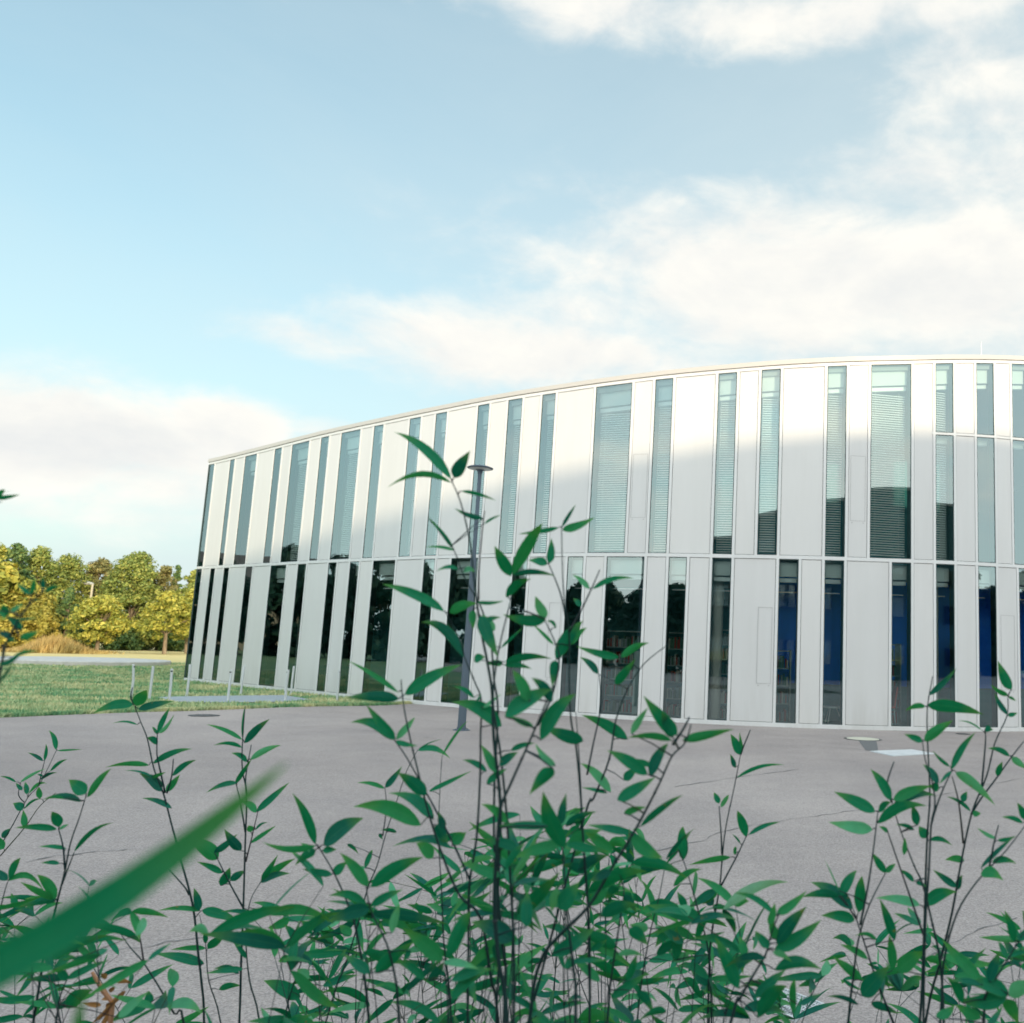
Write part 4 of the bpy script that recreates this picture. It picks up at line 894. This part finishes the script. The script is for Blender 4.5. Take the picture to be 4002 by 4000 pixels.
lv(s, 'B', [(1855, 378, 1675, 165, 95), (1825, 405, 1580, 395, 46), (1710, 597, 1810, 420, 76), (1697, 590, 1480, 460, 82), (1535, 725, 1740, 605, 80), (1610, 370, 1700, 230, 48), (1720, 545, 1600, 512, 40), (1660, 872, 1890, 700, 44), (1600, 905, 1370, 862, 55), (1510, 1010, 1360, 900, 80), (1570, 800, 1690, 765, 44), (1450, 1355, 1640, 1290, 86), (1610, 930, 1780, 1040, 96), (1500, 1110, 1380, 1170, 60)])
lv(s, 'C', [(40, 390, -20, 250, 75), (95, 405, 370, 345, 62)])
twig(s, 'C', [(130, 280), (100, 340), (40, 430)])
s = shoot('B', [(1790, 1090), (1760, 1250), (1700, 1500), (1640, 1931)], 1.8, 'thin bamboo shoot just right of the centre clump', .0022)
lv(s, 'B', [(1800, 1070, 1932, 900, 26), (1795, 1080, 1640, 1080, 40), (1890, 1050, 1890, 870, 62), (1700, 1300, 1930, 1352, 96), (1840, 1600, 1870, 1410, 60), (1700, 1420, 1600, 1400, 60), (1810, 1430, 1740, 1520, 70), (1745, 1560, 1900, 1480, 60)])
s = shoot('B', [(1535, 1100), (1570, 1210), (1545, 1400), (1500, 1700), (1480, 1931)], 1.5, 'bamboo shoot with a lime green leaf low right of centre', .0026)
lv(s, 'B', [(1500, 1790, 1695, 1660, 64), (1440, 1705, 1290, 1580, 60), (1570, 1240, 1640, 1340, 56), (1540, 1200, 1470, 1270, 60), (1600, 1420, 1700, 1510, 80), (1540, 1560, 1680, 1570, 40), (1580, 1700, 1640, 1560, 50), (1640, 1760, 1730, 1880, 60)])
# --- left
s = shoot('A', [(722, 212), (760, 310), (795, 400), (830, 560), (880, 690), (925, 860), (975, 1050), (1040, 1300), (1068, 1550), (1085, 1700), (1100, 1931)], 2.15, 'tall bamboo shoot in front of the bollards with three leaves on top', .003)
twig(s, 'A', [(715, 120), (705, 170), (722, 212)])
twig(s, 'A', [(848, 372), (846, 480), (862, 560), (890, 690)])
twig(s, 'A', [(935, 505), (925, 600), (900, 690)])
lv(s, 'A', [(718, 215, 500, 262, 62), (733, 220, 790, 135, 76), (745, 237, 940, 195, 50), (740, 322, 605, 315, 14), (850, 365, 915, 230, 34), (855, 367, 940, 265, 25), (848, 372, 820, 330, 18), (850, 425, 790, 392, 40), (825, 530, 1035, 452, 42), (802, 540, 570, 552, 34), (820, 610, 895, 578, 24), (930, 597, 1060, 512, 38), (895, 682, 970, 590, 44), (870, 680, 750, 585, 62), (925, 772, 765, 718, 34), (1080, 1325, 850, 1325, 32), (1075, 1322, 1045, 1200, 50), (1090, 1322, 1300, 1390, 62), (1100, 1610, 825, 1555, 62), (820, 600, 665, 570, 14)])
twig(s, 'A', [(890, 1080), (990, 1190), (1020, 1240)])
s = shoot('A', [(1322, 220), (1308, 400), (1306, 560), (1330, 700), (1322, 960), (1312, 1300), (1300, 1600), (1290, 1931)], 2.15, 'straight bamboo shoot with paired leaves left of centre', .003)
twig(s, 'A', [(1355, 430), (1325, 600), (1328, 700)]); twig(s, 'A', [(1275, 650), (1300, 760), (1322, 900)]); twig(s, 'A', [(1390, 790), (1350, 960), (1325, 1060)])
twig(s, 'A', [(1170, 1040), (1240, 1180), (1312, 1310)])
lv(s, 'A', [(1308, 400, 1323, 210, 16), (1305, 402, 1110, 320, 28), (1318, 420, 1455, 290, 50), (1305, 445, 1150, 435, 26), (1332, 522, 1245, 475, 34), (1350, 510, 1515, 432, 42), (1270, 640, 1360, 500, 30), (1278, 636, 1110, 690, 34), (1382, 792, 1560, 632, 45), (1380, 795, 1300, 738, 44), (1352, 900, 1340, 865, 44), (1375, 890, 1445, 850, 16), (1350, 960, 1490, 865, 28), (1300, 1000, 1210, 885, 60), (1155, 1012, 1280, 910, 46), (1175, 1045, 1020, 935, 92), (1240, 1160, 1320, 1108, 50), (1200, 1120, 1060, 1060, 40), (1190, 1190, 1240, 1090, 60), (1350, 1335, 1190, 1330, 28)])
s = shoot('A', [(1410, 1165), (1350, 1270), (1325, 1450), (1345, 1700), (1400, 1931)], 2.1, 'bamboo shoot with a fan of four pointed leaves left of centre', .0024)
lv(s, 'A', [(1410, 1160, 1500, 1020, 40), (1405, 1170, 1595, 1042, 50), (1407, 1172, 1565, 1125, 45), (1545, 1352, 1360, 1280, 45), (1310, 1640, 1110, 1662, 40), (1400, 1470, 1270, 1520, 30), (1380, 1480, 1450, 1430, 50), (1330, 1580, 1250, 1480, 30)])
s = shoot('A', [(1720, 985), (1800, 1120), (1880, 1300), (1930, 1480), (1990, 1931)], 1.6, 'bamboo shoot with narrow light leaves between the left and centre clumps', .003)
lv(s, 'A', [(1700, 965, 1575, 690, 58), (1700, 975, 1415, 955, 44), (1745, 970, 1960, 825, 110), (1740, 1000, 1815, 995, 44), (1700, 1000, 1590, 1080, 60), (1690, 1010, 1620, 960, 36), (1800, 1130, 1870, 1060, 60), (1790, 1130, 1630, 1100, 46)])
s = shoot('A', [(1695, 1430), (1640, 1560), (1570, 1760), (1530, 1931)], 2.0, 'bamboo shoot with a crown of small leaves below the narrow light leaves', .0024)
lv(s, 'A', [(1690, 1440, 1750, 1300, 40), (1560, 1370, 1440, 1420, 60), (1690, 1440, 1930, 1340, 80), (1680, 1450, 1620, 1380, 40), (1620, 1790, 1420, 1700, 92), (1660, 1700, 1600, 1640, 60), (1850, 1545, 1550, 1565, 60), (1740, 1730, 1930, 1670, 50), (1600, 1500, 1530, 1400, 50), (1890, 1460, 1830, 1400, 60), (1560, 1580, 1500, 1600, 50)])
s = shoot('A', [(462, 712), (425, 830), (380, 960), (350, 1110), (310, 1270), (250, 1500), (200, 1800)], 1.9, 'bamboo shoot at the left with a rounded leaf near the top', .0028)
twig(s, 'A', [(315, 882), (340, 980), (350, 1100)]); twig(s, 'A', [(400, 1010), (365, 1100), (335, 1180)])
lv(s, 'A', [(465, 692, 370, 618, 84), (470, 712, 600, 558, 45), (437, 735, 230, 725, 44), (305, 885, 80, 878, 44), (320, 872, 280, 790, 60), (320, 885, 372, 858, 20), (355, 990, 205, 980, 28), (320, 1070, 220, 1067, 28), (400, 1005, 615, 850, 30), (300, 1262, 200, 1130, 60), (290, 1265, 110, 1170, 40), (300, 1270, 90, 1310, 50), (345, 720, 240, 725, 20)])
s = shoot('A', [(305, 458), (215, 640), (150, 715), (70, 860), (0, 990), (-60, 1200), (-90, 1700)], 2.5, 'fine leaved bamboo shoot near the left edge', .0022)
twig(s, 'A', [(240, 518), (220, 600), (210, 650)]); twig(s, 'A', [(300, 690), (215, 760), (130, 880), (0, 1030)]); twig(s, 'A', [(110, 640), (100, 700), (130, 740)])
lv(s, 'A', [(303, 457, 262, 352, 30), (310, 462, 445, 455, 13), (232, 516, 150, 472, 22), (240, 516, 248, 425, 20), (270, 572, 365, 508, 22), (110, 632, 245, 560, 20), (85, 630, 0, 600, 16), (118, 675, 85, 635, 24), (145, 697, 135, 630, 30), (215, 720, 210, 655, 34), (155, 692, 255, 640, 22), (120, 782, 70, 745, 50), (130, 870, 125, 780, 38), (215, 618, 310, 580, 20), (230, 600, 200, 590, 14), (20, 990, -60, 900, 60), (10, 930, 60, 880, 40), (130, 775, 230, 725, 16)])
s = shoot('A', [(45, 1160), (20, 1240), (-10, 1400), (-20, 1700)], 2.0, 'low bamboo shoot cut by the left edge', .0024)
lv(s, 'A', [(48, 1155, 112, 1038, 45), (45, 1162, 240, 1225, 38), (40, 1160, -60, 1090, 50), (90, 1310, 60, 1230, 40), (90, 1310, 180, 1270, 40)])
s = shoot('A', [(645, 1440), (700, 1520), (770, 1600), (860, 1740), (940, 1880), (990, 1931)], 1.9, 'arching bamboo shoot low at the left', .0026)
twig(s, 'A', [(745, 1420), (760, 1500), (775, 1600)])
lv(s, 'A', [(620, 1420, 340, 1415, 34), (622, 1440, 420, 1540, 36), (640, 1430, 760, 1500, 45), (800, 1830, 590, 1931, 90), (805, 1825, 800, 1755, 55), (900, 1840, 1090, 1880, 70)])
s = shoot('A', [(365, 1690), (330, 1770), (300, 1931)], 1.7, 'low dark bamboo shoot in the lower left corner', .0026)
lv(s, 'A', [(360, 1690, 590, 1590, 50), (330, 1580, 435, 1490, 50), (350, 1690, 130, 1700, 50), (330, 1580, 230, 1550, 40), (360, 1700, 300, 1640, 50), (640, 1900, 800, 1760, 60), (360, 1850, 500, 1750, 90)])
s = shoot('A', [(1075, 1345), (1108, 1500), (1125, 1700), (1190, 1931)], 2.2, 'slim bamboo shoot low between the two tall left ones', .0022)
lv(s, 'A', [(1120, 1530, 1205, 1470, 54), (1108, 1527, 920, 1535, 34), (1290, 1662, 1150, 1640, 36), (1180, 1750, 1300, 1730, 40), (1110, 1500, 1100, 1440, 30)])
s = shoot('A', [(1180, 1931), (1090, 1931)], 2.2, 'x') if False else None
# --- upper left edge
s = shoot('E', [(330, 785), (240, 880), (160, 985), (60, 1160), (20, 1300), (-40, 1700), (-80, 2300)], 1.15, 'bamboo shoot at the left edge in front of the wood', .0022)
twig(s, 'E', [(235, 815), (215, 900), (150, 985)]); twig(s, 'E', [(20, 1190), (20, 1320)])
lv(s, 'E', [(225, 820, 120, 733, 42), (235, 817, 262, 695, 44), (330, 775, 325, 678, 40), (337, 800, 470, 755, 40), (235, 870, 312, 862, 14), (80, 950, 178, 885, 40), (45, 982, 20, 888, 66), (165, 1092, 45, 985, 66), (100, 1005, 300, 992, 22), (150, 1152, 300, 1092, 66), (30, 1190, 130, 1170, 30), (0, 1352, 208, 1212, 46), (92, 1296, 302, 1250, 38), (0, 1100, 120, 1180, 60), (0, 1480, 100, 1320, 24), (0, 940, 40, 1010, 50)])
s = shoot('E', [(-40, 60), (-70, 200), (-90, 700), (-120, 1500), (-130, 2600)], 1.3, 'bamboo leaf tips poking in high at the left edge', .0022)
lv(s, 'E', [(-30, 95, 150, 65, 42), (-20, 90, 40, 28, 44), (-40, 130, 24, 122, 12), (-40, 75, 100, 30, 3)])
# --- right
s = shoot('C', [(405, 482), (375, 640), (325, 880), (305, 1060), (292, 1200), (245, 1480), (235, 1700), (230, 1931)], 1.95, 'slim bamboo shoot standing apart right of centre', .0028)
twig(s, 'C', [(290, 760), (300, 900), (305, 1020)]); twig(s, 'C', [(435, 925), (380, 1040), (300, 1190)]); twig(s, 'C', [(458, 350), (425, 430), (405, 482)])
lv(s, 'C', [(400, 482, 352, 372, 56), (415, 470, 400, 360, 24), (378, 552, 350, 478, 32), (385, 607, 645, 538, 25), (290, 745, 262, 685, 38), (300, 767, 342, 698, 30), (435, 925, 388, 785, 60), (450, 914, 620, 845, 30), (405, 962, 360, 912, 14), (375, 1022, 380, 975, 22), (350, 1035, 125, 1077, 38), (270, 1212, 120, 1310, 60), (255, 1300, 347, 1315, 36), (260, 1290, 190, 1235, 66), (235, 1720, 130, 1625, 60), (280, 1200, 200, 1290, 50)])
s = shoot('C', [(70, 990), (100, 1060), (150, 1220), (190, 1370), (235, 1560), (250, 1931)], 1.75, 'bamboo shoot just left of the one standing apart', .0024)
lv(s, 'C', [(95, 1050, 95, 870, 62), (45, 1190, 195, 1100, 46), (5, 1045, 158, 880, 25), (200, 1362, -100, 1290, 94), (110, 1310, 65, 1222, 50), (40, 1590, 160, 1580, 50), (60, 1590, 60, 1400, 60), (100, 1500, -40, 1400, 60)])
s = shoot('C', [(615, 1335), (570, 1450), (540, 1560), (480, 1660), (400, 1800), (350, 1931)], 1.45, 'bamboo shoot with broad lime leaves above the drain grate', .003)
lv(s, 'C', [(590, 1345, 368, 1228, 42), (600, 1342, 762, 1215, 60), (600, 1500, 762, 1300, 92), (590, 1530, 840, 1372, 90), (560, 1522, 482, 1430, 62), (582, 1542, 682, 1600, 44), (395, 1742, 268, 1465, 92), (480, 1790, 650, 1640, 70), (590, 1640, 842, 1640, 80), (600, 1480, 560, 1360, 60), (560, 1400, 590, 1280, 50), (320, 1650, 490, 1580, 70), (430, 1570, 400, 1460, 60), (540, 1580, 320, 1630, 50), (420, 1850, 660, 1880, 70), (690, 1880, 700, 1690, 50), (720, 1830, 840, 1768, 40), (500, 1900, 660, 1730, 90)])
s = shoot('C', [(1440, 60), (1412, 230), (1412, 400), (1425, 700), (1412, 900), (1402, 1150), (1392, 1500), (1370, 1931)], 1.7, 'tall bamboo shoot at the right with one long leaf across the facade', .0028)
lv(s, 'C', [(1412, 215, 1715, 267, 84), (1400, 222, 1290, 248, 38), (1422, 162, 1570, 15, 40), (1410, 930, 1365, 868, 66), (1425, 940, 1548, 975, 34), (1370, 1292, 1130, 1255, 60), (1400, 1290, 1570, 1222, 82), (1350, 1170, 1410, 1195, 28), (1340, 1165, 1260, 1100, 34), (1250, 1650, 1400, 1540, 100), (1400, 1580, 1530, 1650, 50)])
s = shoot('C', [(1385, 412), (1400, 510), (1440, 640), (1452, 760), (1432, 860), (1420, 1100), (1400, 1400), (1390, 1931)], 1.6, 'bamboo shoot with a lime leaf beside the white access cover', .0026)
twig(s, 'C', [(1545, 568), (1500, 660), (1455, 780), (1430, 870)])
lv(s, 'C', [(1385, 412, 1288, 372, 44), (1395, 407, 1548, 298, 68), (1470, 640, 1385, 535, 50), (1475, 662, 1420, 650, 56), (1540, 562, 1672, 362, 46), (1565, 577, 1778, 757, 66), (1532, 547, 1440, 462, 24), (1540, 572, 1475, 642, 24)])
s = shoot('C', [(1220, 738), (1270, 900), (1340, 1080), (1385, 1180), (1440, 1400), (1480, 1600), (1500, 1931)], 1.62, 'leaning bamboo shoot with a spray of big leaves at the right', .0028)
twig(s, 'C', [(1232, 520), (1195, 640), (1220, 738)]); twig(s, 'C', [(1145, 790), (1120, 1000), (1090, 1200), (1050, 1400)])
twig(s, 'C', [(1195, 890), (1250, 1050), (1330, 1280), (1400, 1480)])
lv(s, 'C', [(1215, 727, 1105, 560, 66), (1228, 727, 1435, 650, 70), (1230, 752, 1462, 705, 62), (1130, 790, 908, 682, 78), (1150, 792, 1217, 740, 44), (1115, 887, 878, 845, 80), (1145, 852, 1410, 760, 70), (1360, 862, 1330, 750, 55), (1340, 887, 1240, 860, 28), (1200, 900, 1150, 870, 28), (1285, 1022, 1290, 930, 32)])
s = shoot('C', [(1185, 1122), (1100, 1290), (1040, 1480), (1010, 1700), (985, 1931)], 1.65, 'bamboo shoot left of the right hand clump with dark broad leaves', .003)
twig(s, 'C', [(1030, 1370), (1080, 1520), (1140, 1700), (1230, 1931)])
lv(s, 'C', [(1185, 1120, 1115, 1012, 50), (1190, 1117, 1242, 1070, 36), (1010, 1312, 782, 1170, 92), (1040, 1332, 1060, 1135, 76), (945, 1242, 1032, 1105, 66), (935, 1215, 858, 1048, 9), (1020, 1372, 838, 1350, 72), (935, 1242, 735, 1250, 54), (1235, 1482, 1155, 1258, 62), (1060, 1700, 903, 1570, 60), (1090, 1582, 940, 1505, 44), (1060, 1782, 1205, 1620, 112), (1225, 1642, 1205, 1455, 62), (1040, 1830, 870, 1785, 30), (1110, 1820, 1260, 1880, 50), (1140, 1480, 1020, 1460, 26)])
s = shoot('C', [(1845, 170), (1840, 275), (1775, 420), (1730, 600), (1650, 800), (1590, 1080), (1545, 1330), (1480, 1600), (1400, 1931)], 1.75, 'tall bamboo shoot close to the right edge before the facade', .0028)
twig(s, 'C', [(1932, 410), (1865, 495), (1790, 600), (1700, 720), (1650, 800)]); twig(s, 'C', [(1725, 370), (1722, 450), (1700, 700)])
twig(s, 'C', [(1545, 600), (1580, 740), (1605, 960)])
lv(s, 'C', [(1865, 132, 1790, -25, 66), (1845, 165, 1752, 105, 34), (1842, 267, 1775, 150, 36), (1845, 272, 1897, 258, 30), (1855, 490, 1735, 450, 36), (1867, 497, 1945, 560, 46), (1790, 600, 1815, 520, 40), (1600, 735, 1625, 680, 42), (1645, 787, 1512, 708, 26), (1655, 802, 1700, 800, 40), (1610, 1052, 1505, 1050, 46), (1720, 345, 1765, 350, 46), (1705, 352, 1572, 300, 12), (1575, 1210, 1600, 1130, 40), (1568, 1195, 1440, 1100, 46), (1850, 170, 1890, 195, 20)])
s = shoot('C', [(1950, 850), (1830, 1005), (1680, 1165), (1570, 1340), (1500, 1600), (1480, 1931)], 1.6, 'bamboo shoot slanting in from the right edge', .0026)
twig(s, 'C', [(1795, 860), (1770, 960), (1745, 1090)])
lv(s, 'C', [(1760, 1060, 1892, 1070, 46), (1700, 1122, 1822, 1162, 76), (1700, 1092, 1885, 920, 30), (1925, 850, 1812, 820, 32), (1935, 832, 1895, 740, 46), (1780, 935, 1678, 875, 26), (1790, 945, 1890, 920, 26)])
s = shoot('C', [(1932, 1440), (1860, 1560), (1760, 1720), (1720, 1800), (1715, 1931)], 1.5, 'bamboo shoot with wide leaves in the lower right corner', .003)
lv(s, 'C', [(1880, 1492, 1825, 1318, 56), (1700, 1692, 1488, 1475, 76), (1742, 1702, 1802, 1540, 70), (1850, 1770, 1620, 1720, 100), (1840, 1780, 1570, 1800, 100), (1852, 1782, 1990, 1710, 92), (1600, 1822, 1512, 1680, 62), (1900, 1480, 1960, 1400, 50), (1890, 1500, 1932, 1540, 40), (1700, 1900, 1560, 1830, 70), (1840, 1800, 1900, 1931, 90), (1700, 1720, 1530, 1700, 40), (1460, 1900, 1560, 1830, 60)])
# blurred near leaf
s = shoot('A', [(-900, 2060), (-950, 2600), (-960, 3200)], .32, 'nearest bamboo shoot with one very long blurred leaf across the lower left', .0024, d1=.5)
s['leaves'].append((at(*cv('A', -900, 2060), .32), at(*cv('A', 1545, 530), .37), 228 / 1.3793 / FP * .345, dict(pw=.7, tilt=.12, droop=.012, fold=.12, tw=.15)))
s['leaves'].append((at(*cv('A', 330, 2350), .42), at(*cv('A', 450, 1740), .40), 90 / 1.3793 / FP * .41, dict(tilt=.1, droop=.0, fold=.1, tw=.1)))
twig(s, 'A', [(330, 2350), (0, 2500), (-400, 2800)], .42)
# --- thicket that fills the bottom of the picture
LIM = [(-200, 3520), (300, 3620), (650, 3760), (1000, 3680), (1300, 3580), (1600, 3360), (2000, 3270), (2500, 3340), (2800, 3650), (3200, 3800), (3400, 3700), (3700, 3640), (4200, 3640)]
DN = [(-200, 1.0), (300, 1.0), (450, .35), (600, .2), (1000, .25), (1300, .8), (1600, 1.1), (2600, 1.1), (2800, .7), (3000, .35), (3300, .5), (3700, .7), (4200, .8)]
count = 0; tries = 0
while count < 92 and tries < 4000:
    tries += 1; d = rb.uniform(1.5, 2.8); px = rb.uniform(-150, 4150)
    if rb.random() > lerp_tab(DN, px) / 1.1: continue
    lim = lerp_tab(LIM, px); py = lim + abs(rb.gauss(0, 230)) + 20
    if py > 3990: continue
    tip = at(px, py, d); gx = tip.x * .88 + rb.gauss(0, .10); gy = min(3.25, tip.y + rb.gauss(.05, .12)); g0 = Vector((gx, gy, -.02))
    P = [tip]
    for t in (.2, .4, .6, .8): P.append(tip.lerp(g0, t) + Vector((rb.gauss(0, .012), rb.gauss(0, .012), .0)))
    P.append(g0); P = smooth_line(P)
    zone = next(n for lim_, n in ((500, 'in the bottom left corner'), (1100, 'low below the lawn bollards'), (1600, 'between the left clump and the lamp post'), (2000, 'low in the thicket below the lamp post'), (2400, 'low in the thicket below the widest window'),
        (2850, 'low at the right side of the central thicket'), (3300, 'around the drain grate'), (3700, 'low beneath the white access cover'), (9999, 'in the bottom right corner')) if px < lim_)
    size = 'short near' if d < 1.9 else ('short slender' if d < 2.35 else 'small distant')
    s = dict(P=P, label=size + ' bamboo shoot ' + zone,
             rad=rb.uniform(.0016, .0026), twigs=[], leaves=[], group=size + ' bamboo shoots ' + zone, d=d, spikes=[]); count += 1
    nl = rb.randint(6, 11); sc = rb.uniform(.75, 1.15)
    for k in range(nl):
        if k < 3: q_ = P[0]
        else:
            i = int(rb.random() ** 1.3 * len(P) * .62); q0 = P[i]; a = rb.uniform(0, 6.28); r_ = rb.uniform(.02, .13)
            q_ = q0 + Vector((math.cos(a) * r_, math.sin(a) * r_, rb.uniform(.02, .10)))
            s['spikes'].append((q0, q_))
        for kk in range(1 if k < 3 else rb.randint(1, 3)):
            a = rb.uniform(0, 6.28); e = rb.gauss(.12, .38); ln = rb.uniform(.065, .13) * sc
            dr = Vector((math.cos(a) * math.cos(e), math.sin(a) * math.cos(e), math.sin(e)))
            s['leaves'].append((q_, q_ + dr * ln, ln * rb.uniform(.12, .185), dict(tilt=rb.gauss(0, .8))))
    SH.append(s)
for s in SH: emit(s)
# dry twig between the left stems
o = at(430, 3850, 1.9); t = thing('dry_twig', (o.x, o.y, 0), 'dead orange brown twig among the stems at the bottom left', 'twig')
b = MB(); b.tube([at(360, 3800, 1.9), at(400, 3870, 1.9), at(440, 3920, 1.9), Vector((at(460, 4000, 1.9).x, at(460, 4000, 1.9).y, -.01))], [.003, .005, .005, .004], 7); part(b, 'stalk', mat('dry_stalk', (.45, .22, .12), .8), t)
b = MB(); b.uv = []
for k in range(9):
    q_ = at(430 + rb.gauss(0, 22), 3900 + rb.uniform(-90, 60), 1.9); leaf(b, q_, q_ + Vector((rb.gauss(0, .03), rb.gauss(0, .02), rb.gauss(-.01, .03))), .010)
part(b, 'withered_leaf', mat('withered_leaf', (.42, .20, .06), .8), t)
